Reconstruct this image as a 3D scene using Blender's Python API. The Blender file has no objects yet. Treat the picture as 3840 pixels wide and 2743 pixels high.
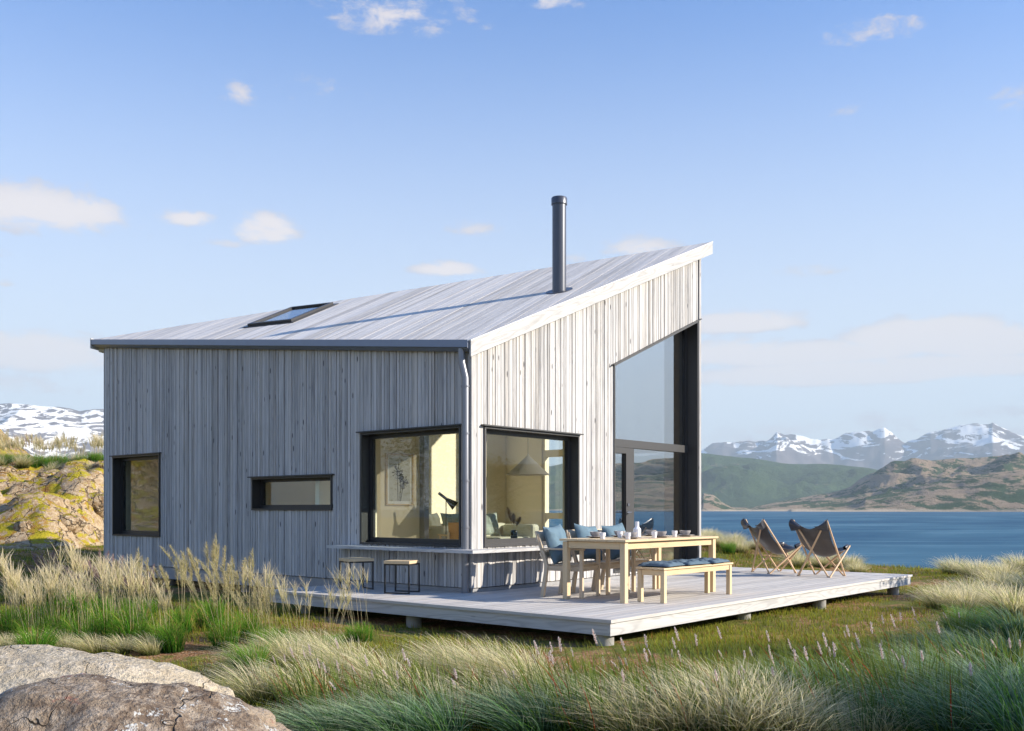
import bpy, bmesh, math, random
import numpy as np
from mathutils import Vector, Matrix, noise as mnoise
random.seed(7); rng=np.random.default_rng(11)
SC=bpy.context.scene; COL=SC.collection
# ------------------------------------------------------------------ camera
CX,CY,CZ=-9.606,-8.851,1.11           # eye point; house corner is the world origin, deck top is z=0
U=(0.64669,0.76276)                   # camera right = (U0,-U1), camera forward = (U1,U0)
RT=np.array([U[0],-U[1]]); FW=np.array([U[1],U[0]])
def W(r,f):                            # ground position r metres right, f metres ahead of the eye
    return CX+RT[0]*r+FW[0]*f, CY+RT[1]*r+FW[1]*f
def toRF(x,y):
    dx,dy=x-CX,y-CY
    return dx*RT[0]+dy*RT[1], dx*FW[0]+dy*FW[1]
cd=bpy.data.cameras.new('camera'); cam=bpy.data.objects.new('camera',cd); COL.objects.link(cam)
cam.location=(CX,CY,CZ); cam.rotation_euler=(math.pi/2,0,-math.atan2(U[1],U[0]))
cd.sensor_width=36; cd.lens=34.5; cd.shift_y=0.1405; cd.clip_start=0.05; cd.clip_end=60000
SC.camera=cam
# ------------------------------------------------------------------ light
SUN=Vector((0.485,-0.776,0.403)).normalized()
EL=math.asin(SUN.z); AZ=math.atan2(SUN.x,SUN.y)
SKY_STR=0.12; SUN_STR=5.0; EXPO=1.06
sl=bpy.data.lights.new('sun','SUN'); sl.energy=SUN_STR; sl.angle=math.radians(0.53); sl.color=(1.0,0.91,0.77)
so=bpy.data.objects.new('sun',sl); COL.objects.link(so); so.rotation_euler=(-SUN).to_track_quat('-Z','Y').to_euler(); so.location=(10,-20,30)
SC.view_settings.view_transform='Standard'; SC.view_settings.look='None'
SC.view_settings.exposure=EXPO; SC.view_settings.gamma=1; SC.view_settings.use_curve_mapping=False
SC.cycles.max_bounces=7; SC.cycles.transparent_max_bounces=12; SC.cycles.diffuse_bounces=4; SC.cycles.glossy_bounces=4
SC.cycles.volume_bounces=0; SC.cycles.sample_clamp_indirect=6; SC.cycles.caustics_reflective=False; SC.cycles.caustics_refractive=False
# ------------------------------------------------------------------ node helper
class NT:
    def cam(s,vec,sx,sy,sz):
        n=s.new('ShaderNodeCombineXYZ')
        s.put(n.inputs[0],s.math('MULTIPLY',s.vmath('DOT_PRODUCT',vec,(RT[0],RT[1],0)).outputs['Value'],sx)); s.put(n.inputs[1],s.math('MULTIPLY',s.vmath('DOT_PRODUCT',vec,(FW[0],FW[1],0)).outputs['Value'],sy))
        q=s.new('ShaderNodeSeparateXYZ'); s.put(q.inputs[0],vec); s.put(n.inputs[2],s.math('MULTIPLY',q.outputs[2],sz)); return n.outputs[0]
    def __init__(s,nt): s.t=nt; s.n=nt.nodes; s.l=nt.links
    def new(s,typ,**kw):
        nd=s.n.new(typ)
        for k,v in kw.items(): setattr(nd,k,v)
        return nd
    def put(s,sock,v):
        if v is None: return
        if isinstance(v,bpy.types.NodeSocket): s.l.new(v,sock)
        else:
            try: sock.default_value=v
            except Exception:
                sock.default_value=(v[0],v[1],v[2],1) if hasattr(v,'__len__') else (v,v,v)
    def math(s,op,a,b=None,c=None,clamp=False):
        n=s.new('ShaderNodeMath',operation=op); n.use_clamp=clamp
        for i,v in enumerate((a,b,c)):
            if v is not None: s.put(n.inputs[i],v)
        return n.outputs[0]
    def vmath(s,op,a,b=None):
        n=s.new('ShaderNodeVectorMath',operation=op); s.put(n.inputs[0],a)
        if b is not None: s.put(n.inputs[1],b)
        return n
    def mix(s,f,a,b,mode='MIX'):
        n=s.new('ShaderNodeMix',data_type='RGBA',blend_type=mode); n.clamp_factor=True
        s.put(n.inputs[0],f)
        for i,v in ((6,a),(7,b)):
            if isinstance(v,tuple) and len(v)==3: v=(*v,1)
            s.put(n.inputs[i],v)
        return n.outputs[2]
    def ramp(s,f,stops,interp='LINEAR'):
        n=s.new('ShaderNodeValToRGB'); n.color_ramp.interpolation=interp; e=n.color_ramp.elements
        while len(e)<len(stops): e.new(0.5)
        for i,(p,c) in enumerate(stops):
            e[i].position=p; e[i].color=(*c,1) if len(c)==3 else c
        s.put(n.inputs[0],f); return n.outputs[0]
    def step(s,v,a,b):
        n=s.new('ShaderNodeMapRange',interpolation_type='SMOOTHSTEP'); s.put(n.inputs[0],v)
        n.inputs[1].default_value=a; n.inputs[2].default_value=b; return n.outputs[0]
    def noise(s,vec,scale,detail=3,rough=0.55,dist=0.0,out=0):
        n=s.new('ShaderNodeTexNoise'); s.put(n.inputs['Vector'],vec); n.inputs['Scale'].default_value=scale
        n.inputs['Detail'].default_value=detail; n.inputs['Roughness'].default_value=rough; n.inputs['Distortion'].default_value=dist
        return n.outputs[out]
    def voro(s,vec,scale,feature='F1',rand=1.0,out='Distance'):
        n=s.new('ShaderNodeTexVoronoi',feature=feature); s.put(n.inputs['Vector'],vec); n.inputs['Scale'].default_value=scale
        n.inputs['Randomness'].default_value=rand; return n.outputs[out]
    def mapv(s,vec,scale=(1,1,1),loc=(0,0,0),rot=(0,0,0)):
        n=s.new('ShaderNodeMapping'); s.put(n.inputs[0],vec); n.inputs[1].default_value=loc; n.inputs[2].default_value=rot; n.inputs[3].default_value=scale
        return n.outputs[0]
    def bump(s,h,strength,dist=0.01):
        n=s.new('ShaderNodeBump'); n.inputs['Strength'].default_value=strength; n.inputs['Distance'].default_value=dist; s.put(n.inputs['Height'],h)
        return n.outputs[0]
def mat(name):
    m=bpy.data.materials.new(name); m.use_nodes=True; m.node_tree.nodes.clear(); return m,NT(m.node_tree)
def finish(N,shader):
    o=N.new('ShaderNodeOutputMaterial'); N.l.new(shader,o.inputs['Surface'])
def principled(N,col,rough=0.5,metal=0.0,spec=0.5,normal=None):
    p=N.new('ShaderNodeBsdfPrincipled')
    if isinstance(col,tuple) and len(col)==3: col=(*col,1)
    N.put(p.inputs['Base Color'],col); N.put(p.inputs['Roughness'],rough); N.put(p.inputs['Metallic'],metal)
    N.put(p.inputs['Specular IOR Level'],spec)
    if normal is not None: N.put(p.inputs['Normal'],normal)
    return p.outputs[0]
def UVN(N): return N.new('ShaderNodeUVMap',uv_map='UVMap').outputs[0]
def OBJ(N): return N.new('ShaderNodeTexCoord').outputs['Object']
def ATT(N,a='rnd'): return N.new('ShaderNodeAttribute',attribute_name=a).outputs['Fac']
# ------------------------------------------------------------------ world
wd=bpy.data.worlds.new('World'); SC.world=wd; wd.use_nodes=True; wd.node_tree.nodes.clear(); N=NT(wd.node_tree)
sky=N.new('ShaderNodeTexSky',sky_type='NISHITA'); sky.sun_disc=False; sky.sun_elevation=EL; sky.sun_rotation=AZ
sky.altitude=50; sky.air_density=1.0; sky.dust_density=0.35; sky.ozone_density=1.6
dirv=N.new('ShaderNodeTexCoord').outputs['Generated']
dr=N.vmath('DOT_PRODUCT',dirv,(RT[0],RT[1],0)).outputs['Value']; df=N.vmath('DOT_PRODUCT',dirv,(FW[0],FW[1],0)).outputs['Value']
az=N.math('ARCTAN2',dr,df)
sz=N.new('ShaderNodeSeparateXYZ'); N.put(sz.inputs[0],dirv); el=N.math('ARCSINE',sz.outputs[2])
cv=N.new('ShaderNodeCombineXYZ'); N.put(cv.inputs[0],az); N.put(cv.inputs[1],el); cvec=cv.outputs[0]
nz=N.noise(N.mapv(cvec,(13,34,1)),1.0,10,0.66,0.5); nz2=N.noise(N.mapv(cvec,(50,95,1)),1.0,8,0.65,0.4)
nn=N.math('ADD',N.math('MULTIPLY',nz,0.65),N.math('MULTIPLY',nz2,0.35))
def azel(px,py):                         # direction of a cloud seen from the eye
    a=(px-1920)/3680; e=(1911-py)/3680
    return math.atan(a),math.atan(e/math.hypot(1,a))
CL=[(140,800,300,95,1.0),(330,800,150,60,1.0),(715,825,115,38,1.0),(985,868,130,66,1.3),(860,915,90,20,.6),(1775,860,90,38,.55),(1685,1015,145,36,1.1),
    (2400,935,150,48,.8),(2160,970,60,22,.5),(1480,60,260,80,.62),(2060,15,130,26,.6),(1230,350,150,45,.30),(890,360,70,38,.5),(3240,140,170,50,.30),
    (3190,415,60,20,.3),(3800,400,90,50,.4),(3050,1015,110,26,.6),(2770,1215,250,50,1.25),(3050,1335,420,52,1.4),(3480,1270,280,75,1.6),(3760,1290,250,65,1.5),
    (3300,1400,700,55,1.5),(2760,1330,260,60,1.2),(150,1330,280,85,1.3),(60,1450,250,40,.6),(20,1065,30,14,.5),(3000,1610,320,34,.6),(3500,1560,400,30,.45),
    (-500,900,300,70,.9),(-900,1300,500,60,.8),(4400,1200,500,90,.8),(4300,700,250,50,.6),(5200,1000,500,80,.8),(1900,1650,3000,55,.35)]
mask=None
for (px,py,wx,wy,s) in CL:
    a0,e0=azel(px,py); da=N.math('MULTIPLY',N.math('SUBTRACT',az,a0),3680/wx)
    de=N.math('SUBTRACT',el,e0); de=N.math('MULTIPLY',de,3680/wy)
    de=N.math('MAXIMUM',N.math('MULTIPLY',de,1.0),N.math('MULTIPLY',de,-1.5))
    d2=N.math('ADD',N.math('MULTIPLY',da,da),N.math('MULTIPLY',de,de))
    m=N.math('MULTIPLY',N.math('SUBTRACT',1.0,N.math('MULTIPLY',d2,0.62)),s)
    mask=m if mask is None else N.math('MAXIMUM',mask,m)
mask=N.math('MAXIMUM',mask,-0.6)
cl=N.step(N.math('ADD',mask,N.math('MULTIPLY',N.math('SUBTRACT',nn,0.5),4.0)),0.18,0.95)
up=N.math('ADD',N.math('MULTIPLY',nz,0.9),0.05)
ccol=N.mix(N.step(N.math('ADD',mask,N.math('MULTIPLY',nz,0.6)),0.5,1.3),(.70,.655,.71),(1.0,.90,.87))
skyc=N.new('ShaderNodeHueSaturation'); N.put(skyc.inputs['Color'],sky.outputs[0]); skyc.inputs['Saturation'].default_value=1.0; skyc.inputs['Value'].default_value=1.0
hz=N.step(el,0.56,0.03)
skyt=N.mix(1.0,skyc.outputs[0],(.25,.60,1.02),'MULTIPLY'); skyg=N.mix(N.math('MULTIPLY',hz,0.94),skyt,(3.60,3.76,3.84))
K=1.0/SKY_STR/ (2**EXPO)
ccb=N.vmath('SCALE',ccol); ccb.inputs['Scale'].default_value=K*0.98
fin=N.mix(N.math('MULTIPLY',cl,0.94),skyg,ccb.outputs[0])
bg=N.new('ShaderNodeBackground'); N.put(bg.inputs[0],fin); bg.inputs[1].default_value=SKY_STR
o=N.new('ShaderNodeOutputWorld'); N.l.new(bg.outputs[0],o.inputs[0])
# ------------------------------------------------------------------ objects helper
def link(o,parent=None):
    COL.objects.link(o)
    if parent is not None: o.parent=parent
    return o
def tag(o,label=None,cat=None,group=None,kind=None):
    if label: o['label']=label
    if cat: o['category']=cat
    if group: o['group']=group
    if kind: o['kind']=kind
    return o
def thing(name,label,cat,loc=(0,0,0),rz=0,group=None):
    o=bpy.data.objects.new(name,None); o.empty_display_size=.2; o.location=loc; o.rotation_euler=(0,0,rz)
    link(o); return tag(o,label,cat,group,'thing')
def copy_tree(o,loc,rz=None,label=None,scale=None):
    r=o.copy(); COL.objects.link(r); r.location=loc
    if rz is not None: r.rotation_euler=(0,0,rz)
    if scale is not None: r.scale=scale if hasattr(scale,'__len__') else (scale,)*3
    if label: r['label']=label
    def rec(src,dst):
        for ch in list(src.children):
            c=ch.copy(); COL.objects.link(c); c.parent=dst; rec(ch,c)
    rec(o,r); return r
class MB:
    def __init__(s): s.v=[]; s.f=[]; s.uv=[]; s.r=[]
    def face(s,pts,g=(1,0,0),rnd=0.0,idx=None):
        g=Vector(g); b=len(s.v); s.v+= [tuple(p) for p in pts]; s.f.append(tuple(range(b,b+len(pts))))
        P=[Vector(p) for p in pts]; n=(P[1]-P[0]).cross(P[-1]-P[0])
        if n.length<1e-9: n=Vector((0,0,1))
        n.normalize(); h=n.cross(g)
        if h.length<0.35:
            h=n.orthogonal().normalized(); g=n.cross(h)
        h.normalize()
        s.uv.append([(p.dot(g)+rnd*53.1, p.dot(h)+rnd*17.3) for p in P]); s.r.append(rnd)
    def hexa(s,c,g=(1,0,0),rnd=0.0):     # c: 8 corners, bottom ring 0-3 (ccw seen from above), top ring 4-7
        for q in ((3,2,1,0),(4,5,6,7),(0,1,5,4),(1,2,6,5),(2,3,7,6),(3,0,4,7)):
            s.face([c[i] for i in q],g,rnd)
    def box(s,x0,x1,y0,y1,z0,z1,g=(1,0,0),rnd=0.0,M=None):
        c=[Vector(p) for p in ((x0,y0,z0),(x1,y0,z0),(x1,y1,z0),(x0,y1,z0),(x0,y0,z1),(x1,y0,z1),(x1,y1,z1),(x0,y1,z1))]
        if M is None: s.hexa(c,g,rnd); return
        k=len(s.uv); s.hexa(c,g,rnd); n=24
        for i in range(len(s.v)-n,len(s.v)): s.v[i]=tuple(M@Vector(s.v[i]))
    def prism(s,poly,axis,a,b,g=(1,0,0),rnd=0.0):   # poly of 2-D points extruded along axis ('x','y','z')
        def P(p,t):
            return {'x':(t,p[0],p[1]),'y':(p[0],t,p[1]),'z':(p[0],p[1],t)}[axis]
        n=len(poly); A=[P(p,a) for p in poly]; B=[P(p,b) for p in poly]
        s.face(A[::-1],g,rnd); s.face(B,g,rnd)
        for i in range(n):
            j=(i+1)%n; s.face([A[i],A[j],B[j],B[i]],g,rnd)
    def sweep(s,prof,p0,p1,side,upv,g=None,rnd=0.0):
        p0,p1,side,upv=map(Vector,(p0,p1,side,upv)); n=len(prof)
        A=[p0+side*a+upv*b for a,b in prof]; B=[p1+side*a+upv*b for a,b in prof]; g=g or (p1-p0).normalized()
        s.face(A[::-1],g,rnd); s.face(B,g,rnd)
        for i in range(n):
            j=(i+1)%n; s.face([A[i],A[j],B[j],B[i]],g,rnd)
    def bar(s,p0,p1,w,d,rnd=0.0,ref=(0,0,1)):
        p0,p1=Vector(p0),Vector(p1); t=(p1-p0).normalized(); a=t.cross(Vector(ref))
        if a.length<1e-3: a=Vector((1,0,0))
        a.normalize(); b=t.cross(a)
        s.sweep([(-w/2,-d/2),(w/2,-d/2),(w/2,d/2),(-w/2,d/2)],p0,p1,a,b,tuple(t),rnd)
    def tube(s,pts,rad,n=12,rnd=0.0,cap=True):
        pts=[Vector(p) for p in pts]; rad=rad if hasattr(rad,'__len__') else [rad]*len(pts); rings=[]
        prev=None
        for i,p in enumerate(pts):
            t=(pts[min(i+1,len(pts)-1)]-pts[max(i-1,0)]).normalized()
            if prev is None: a=t.orthogonal().normalized()
            else:
                a=prev-t*prev.dot(t); a.normalize()
            prev=a; b=t.cross(a)
            rings.append([p+(a*math.cos(2*math.pi*k/n)+b*math.sin(2*math.pi*k/n))*rad[i] for k in range(n)])
        for i in range(len(rings)-1):
            for k in range(n):
                j=(k+1)%n; s.face([rings[i][k],rings[i][j],rings[i+1][j],rings[i+1][k]],(0,0,1),rnd)
        if cap: s.face(rings[0][::-1],(1,0,0),rnd); s.face(rings[-1],(1,0,0),rnd)
    def lathe(s,prof,c=(0,0,0),n=28,rnd=0.0):
        c=Vector(c); R=[[c+Vector((r*math.cos(2*math.pi*k/n),r*math.sin(2*math.pi*k/n),z)) for k in range(n)] for r,z in prof]
        for i in range(len(R)-1):
            for k in range(n):
                j=(k+1)%n
                if prof[i][0]<1e-6: s.face([R[i][0],R[i+1][j],R[i+1][k]][::-1],(0,0,1),rnd)
                elif prof[i+1][0]<1e-6: s.face([R[i][k],R[i][j],R[i+1][0]],(0,0,1),rnd)
                else: s.face([R[i][k],R[i][j],R[i+1][j],R[i+1][k]],(0,0,1),rnd)
    def build(s,name,m,parent=None,loc=(0,0,0),smooth=False,bevel=0,merge=None):
        if merge is None: merge=smooth or bevel>0
        me=bpy.data.meshes.new(name); L=Vector(loc)
        me.from_pydata([tuple(Vector(p)-L) for p in s.v],[],s.f)
        uv=me.uv_layers.new(name='UVMap'); flat=[c for f in s.uv for p in f for c in p]; uv.data.foreach_set('uv',flat)
        a=me.attributes.new('rnd','FLOAT','FACE'); a.data.foreach_set('value',s.r)
        me.materials.append(m)
        if merge:
            bm=bmesh.new(); bm.from_mesh(me); bmesh.ops.remove_doubles(bm,verts=bm.verts,dist=1e-5); bmesh.ops.recalc_face_normals(bm,faces=bm.faces); bm.to_mesh(me); bm.free()
        if smooth:
            me.polygons.foreach_set('use_smooth',[True]*len(me.polygons))
            try: me.set_sharp_from_angle(angle=math.radians(38))
            except Exception: pass
        o=bpy.data.objects.new(name,me); o.location=loc; link(o,parent)
        if bevel:
            b=o.modifiers.new('bevel','BEVEL'); b.width=bevel; b.segments=2; b.limit_method='ANGLE'; b.angle_limit=math.radians(40)
        return o
# ------------------------------------------------------------------ materials
def wood(name,light,dark,rings=0.5,streak=0.5,knots=0.5,rnd=0.35,rough=0.75,fine=45,spec=0.25,bmp=0.35,hue=None,ringscale=7.0):
    m,N=mat(name); uv=UVN(N); r=ATT(N)
    rv=N.math('FRACT',N.math('MULTIPLY',r,7.77))
    s1=N.noise(N.mapv(uv,(1.6,fine,1)),1.0,4,0.6); s2=N.noise(N.mapv(uv,(0.35,7,1)),1.0,3,0.6)
    base=N.noise(N.mapv(uv,(0.55,4.2,1)),1.0,2,0.45,0.15)
    wv=N.math('SINE',N.math('MULTIPLY',base,ringscale*12)); wv=N.math('POWER',N.math('ADD',N.math('MULTIPLY',wv,0.5),0.5),3.0)
    kn=N.voro(N.mapv(uv,(2.2,9,1)),1.0); kn=N.math('SUBTRACT',1.0,N.step(kn,0.05,0.13)); kn=N.math('MULTIPLY',kn,knots)
    f=N.math('MULTIPLY',wv,rings*0.55)
    f=N.math('ADD',f,N.math('MULTIPLY',N.math('SUBTRACT',s1,0.42),streak*1.5)); f=N.math('ADD',f,N.math('MULTIPLY',N.math('SUBTRACT',s2,0.42),streak*1.3))
    f=N.math('ADD',f,N.math('MULTIPLY',N.math('SUBTRACT',rv,0.45),rnd)); f=N.math('ADD',f,kn,clamp=True)
    col=N.mix(f,light,dark)
    if hue is not None: col=N.mix(N.math('MULTIPLY',N.step(N.math('FRACT',N.math('MULTIPLY',r,3.31)),0.5,1.0),0.6),col,hue,'MULTIPLY')
    h=N.math('ADD',N.math('MULTIPLY',s1,0.6),N.math('MULTIPLY',wv,-0.35))
    finish(N,principled(N,col,rough,0,spec,N.bump(h,bmp,0.004))); return m
M_SIDE=wood('weathered_siding',(.585,.572,.565),(.085,.083,.09),0.16,0.80,1.1,0.45,0.8,55,0.2,0.4,(1.0,.95,.88))
M_ROOFB=wood('weathered_roof_boards',(.72,.68,.64),(.34,.315,.29),0.12,0.8,0.3,0.5,0.8,40,0.2,0.3,(1.0,.96,.90))
M_FASC=wood('weathered_fascia',(.55,.54,.53),(.18,.17,.165),0.45,0.35,0.3,0.1,0.75,50,0.2,0.3)
M_DECK=wood('weathered_decking',(.58,.55,.52),(.27,.25,.235),0.20,0.75,0.5,0.32,0.7,45,0.3,0.35,(1.0,.95,.90))
M_OAK=wood('light_furniture_wood',(.72,.55,.34),(.42,.29,.16),0.3,0.45,0.15,0.25,0.55,60,0.35,0.2)
M_OAKG=wood('greyed_furniture_wood',(.66,.53,.38),(.36,.27,.18),0.35,0.5,0.2,0.25,0.6,60,0.3,0.25)
M_BEECH=wood('beech_dowel',(.72,.48,.28),(.50,.30,.16),0.1,0.35,0.0,0.2,0.5,70,0.4,0.15)
M_PLY=wood('birch_plywood',(.88,.79,.58),(.76,.65,.44),0.02,0.22,0.0,0.05,0.7,18,0.2,0.05,ringscale=2.0)
M_FLOOR=wood('interior_floor',(.62,.48,.30),(.42,.30,.18),0.2,0.4,0.1,0.3,0.5,40,0.3,0.1)
def simple(name,col,rough=0.5,metal=0,spec=0.5,var=0.0,scale=5,bmp=0):
    m,N=mat(name); c=col
    if var>0 or bmp>0:
        n=N.noise(OBJ(N),scale,4,0.6)
        if var>0: c=N.mix(n,tuple(x*(1-var) for x in col),tuple(min(1,x*(1+var)) for x in col))
    finish(N,principled(N,c,rough,metal,spec,N.bump(N.noise(OBJ(N),scale*6,3),bmp,0.01) if bmp else None)); return m
M_METAL=simple('anthracite_metal',(.030,.030,.031),0.42,0.0,0.5,0.12,8)
M_METALF=simple('grey_frame_paint',(.052,.050,.050),0.4,0,0.5,0.10,6)
M_GUT=simple('gutter_metal',(.20,.23,.30),0.38,0.35,0.5,0.06,3)
M_PIPE=simple('downpipe_metal',(.22,.225,.25),0.32,0.45,0.5,0.06,4)
M_CHIM=simple('chimney_metal',(.085,.092,.115),0.34,0.25,0.5,0.06,4)
M_CONC=simple('concrete',(.34,.34,.35),0.85,0,0.3,0.30,3.5,0.3)
M_PIER=simple('concrete_pier',(.30,.29,.27),0.85,0,0.3,0.25,6,0.3)
M_STEEL=simple('black_powder_steel',(.018,.018,.020),0.4,0,0.5)
M_DARK=simple('underfloor_dark',(.035,.014,.008),0.9,0,0.2,0.4,3)  # near-black red-brown for the underfloor box and deck joists
M_WHITE=simple('white_glaze',(.82,.81,.85),0.22,0,0.5)
M_GREY=simple('grey_stoneware',(.33,.31,.31),0.4,0,0.4,0.05,20)
M_HANDLE=simple('steel_handle',(.35,.35,.37),0.25,0.9,0.5)
M_CURT=simple('ceiling_white',(.72,.68,.58),0.9,0,0.2)
def fabric(name,col,dark=0.75,sc=420):
    m,N=mat(name); o=OBJ(N); w=N.noise(o,sc,2,0.6); b=N.noise(o,7,3,0.5)
    c=N.mix(w,tuple(x*dark for x in col),col); c=N.mix(N.math('MULTIPLY',b,0.35),c,tuple(x*0.8 for x in col))
    finish(N,principled(N,c,0.95,0,0.1,N.bump(N.math('ADD',N.math('MULTIPLY',w,.4),N.math('MULTIPLY',N.noise(o,16,3,.6),1.5)),0.5,0.004))); return m
m,N=mat('dark_pocket_leather'); finish(N,principled(N,(.035,.036,.045),0.30,0,.6)); M_LEATH2=m
M_BLUE=fabric('blue_cotton',(.155,.235,.295)); M_BLUE2=fabric('slate_blue_cotton',(.13,.185,.235))
M_CREAM=fabric('cream_linen',(.66,.65,.52)); M_SAGE=fabric('sage_linen',(.42,.48,.42))
m,N=mat('brown_leather'); o_=OBJ(N); c=N.mix(N.noise(o_,9,4,.6),(.050,.040,.034),(.115,.10,.092))
finish(N,principled(N,c,0.36,0,0.5,N.bump(N.noise(o_,55,4,.6),0.18,0.004))); M_LEATH=m
m,N=mat('tan_leather'); o_=OBJ(N); c=N.mix(N.noise(o_,9,4,.6),(.42,.18,.045),(.55,.27,.08)); finish(N,principled(N,c,0.45)); M_TAN=m
def glass(name,ior=1.62,tint=(.93,.96,.95)):
    m,N=mat(name); geo=N.new('ShaderNodeNewGeometry'); dt_=N.math('ABSOLUTE',N.vmath('DOT_PRODUCT',geo.outputs['Normal'],geo.outputs['Incoming']).outputs['Value'])
    r0=((ior-1)/(ior+1))**2; fz=N.math('ADD',r0,N.math('MULTIPLY',N.math('POWER',N.math('SUBTRACT',1.0,dt_),5.0),1-r0))
    t=N.new('ShaderNodeBsdfTransparent'); t.inputs[0].default_value=(*tint,1); g=N.new('ShaderNodeBsdfGlossy'); g.inputs['Roughness'].default_value=0.0; g.inputs[0].default_value=(1,1,1,1)
    x=N.new('ShaderNodeMixShader'); N.put(x.inputs[0],fz); N.l.new(t.outputs[0],x.inputs[1]); N.l.new(g.outputs[0],x.inputs[2]); finish(N,x.outputs[0]); return m
M_GLASS=glass('window_glass',1.58); M_GLASS2=glass('gable_glass',4.6,(.68,.67,.66)); M_SKYG=glass('skylight_glass',2.2,(.8,.82,.82)); M_GLASS3=glass('rear_glass',1.45,(.97,.98,.98))
# ------------------------------------------------------------------ house geometry
A_X,A_Y,Z0=0.4074,0.1124,3.3925
def roofz(x,y): return Z0+A_X*x+A_Y*y
XR,YL=6.076,9.921
RN=(-0.085,-0.05); RR=(6.375,-0.05); RL=(-0.085,10.17); RF=(6.375,10.17)
zR=roofz(*RR); zL=roofz(*RL); zF=3.55
bx=(zF-zL)/(RF[0]-RL[0]); by=(zF-zR)/(RF[1]-RR[1])       # rear roof plane gradient
def roofz2(x,y): return zF+bx*(x-RF[0])+by*(y-RF[1])
def topz(x,y): return min(roofz(x,y),roofz2(x,y))
cabin=thing('cabin','grey timber clad cabin with a slanting board roof and large dark framed windows','cabin',(0,0,0))
def wall_panels(mb,axis,face0,face1,segs,opens,zb,topf,g=(0,0,1)):
    """solid wall between planes face0..face1 (axis coordinate), split round the openings; opens: (a0,a1,z0,ztop(a)) """
    cuts=sorted(set([segs[0],segs[1]]+[o[0] for o in opens]+[o[1] for o in opens]))
    for a,b in zip(cuts[:-1],cuts[1:]):
        mid=(a+b)/2; op=[o for o in opens if o[0]<=mid<=o[1]]
        zs=[(lambda t:zb)]
        for o in op: zs+= [ (lambda t,o=o:o[2]), o[3] ]
        zs.append(topf)
        for i in range(0,len(zs),2):
            lo,hi=zs[i],zs[i+1]
            if hi(mid)-lo(mid)<1e-4: continue
            if axis=='y':  # wall plane y=const running in x
                c=[(a,face0,lo(a)),(b,face0,lo(b)),(b,face1,lo(b)),(a,face1,lo(a)),(a,face0,hi(a)),(b,face0,hi(b)),(b,face1,hi(b)),(a,face1,hi(a))]
            else:
                c=[(face0,b,lo(b)),(face0,a,lo(a)),(face1,a,lo(a)),(face1,b,lo(b)),(face0,b,hi(b)),(face0,a,hi(a)),(face1,a,hi(a)),(face1,b,hi(b))]
            mb.hexa([Vector(p) for p in c],g,0.13)
def boards(mb,axis,face,out,segs,opens,zb,topf,seed,wmin=.048,wmax=.080):
    """vertical siding boards on plane face; outer face proud by out (signed)"""
    R=random.Random(seed); a=segs[0]
    while a<segs[1]-0.01:
        w=R.uniform(wmin,wmax); b=min(a+w,segs[1]); 
        if segs[1]-b<0.03: b=segs[1]
        th=abs(out)*R.choice((0.45,1.0,.8,.6)); rd=R.random(); gap=0.0048
        pts=[a+gap,b-gap]; mid=(a+b)/2
        # split board where an opening edge cuts it
        cuts=[a+gap]+[e for o in opens for e in (o[0],o[1]) if a+gap<e<b-gap]+[b-gap]; cuts.sort()
        for p,q in zip(cuts[:-1],cuts[1:]):
            m_=(p+q)/2; op=[o for o in opens if o[0]<=m_<=o[1]]
            zs=[lambda t:zb]
            for o in op: zs+=[(lambda t,o=o:o[2]),o[3]]
            zs.append(topf)
            for i in range(0,len(zs),2):
                lo,hi=zs[i],zs[i+1]
                if hi(m_)-lo(m_)<.01: continue
                f0=face; f1=face+(th if out>0 else -th)
                lo_,hi_=(f1,f0) if out<0 else (f0,f1)
                if axis=='y': c=[(p,lo_,lo(p)),(q,lo_,lo(q)),(q,hi_,lo(q)),(p,hi_,lo(p)),(p,lo_,hi(p)),(q,lo_,hi(q)),(q,hi_,hi(q)),(p,hi_,hi(p))]
                else: c=[(lo_,q,lo(q)),(lo_,p,lo(p)),(hi_,p,lo(p)),(hi_,q,lo(q)),(lo_,q,hi(q)),(lo_,p,hi(p)),(hi_,p,hi(p)),(hi_,q,hi(q))]
                mb.hexa([Vector(v) for v in c],(0,0,1),rd)
        a=b
SB=0.06; TH=0.20                                   # siding bottom, roof thickness below top plane
gab_t=lambda x: 3.405+0.4095*(x-3.322)
OP_G=[(0.25,2.40,0.60,lambda x:2.235),(3.33,5.99,0.10,gab_t)]
OP_L=[(0.19,2.215,0.60,lambda y:2.235),(2.875,4.935,1.095,lambda y:1.63),(7.805,9.54,0.60,lambda y:2.14)]
OP_R=[(0.55,3.45,0.16,lambda y:4.3),(4.75,6.75,0.45,lambda y:3.3)]  # second opening is for the added, unseen sun window
def const(v): return lambda t:v
# walls (each with its siding)
mb=MB(); wall_panels(mb,'y',0.024,0.25,(0.25,XR-0.024),[o for o in OP_G],SB+.01,lambda x:roofz(x,0)-TH+0.0); wg=mb.build('wall',M_PLY,cabin)
mb=MB(); boards(mb,'y',0.022,-0.022,(0.0,XR),OP_G,SB,lambda x:roofz(x,0)-0.05,3); s_=mb.build('siding',M_SIDE,wg)
mb=MB(); wall_panels(mb,'x',0.024,0.25,(0.024,YL-0.024),OP_L,SB+.01,lambda y:roofz(0,y)-TH+0.0); wl=mb.build('wall',M_PLY,cabin)
mb=MB(); boards(mb,'x',0.022,-0.022,(0.024,YL),OP_L,SB,lambda y:roofz(0,y)-0.04,5); mb.build('siding',M_SIDE,wl)
mb=MB(); wall_panels(mb,'x',XR-0.25,XR-0.024,(0.285,YL-0.024),OP_R,SB+.01,lambda y:topz(XR-.13,y)-TH-0.05); wr=mb.build('wall',M_PLY,cabin)
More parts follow.
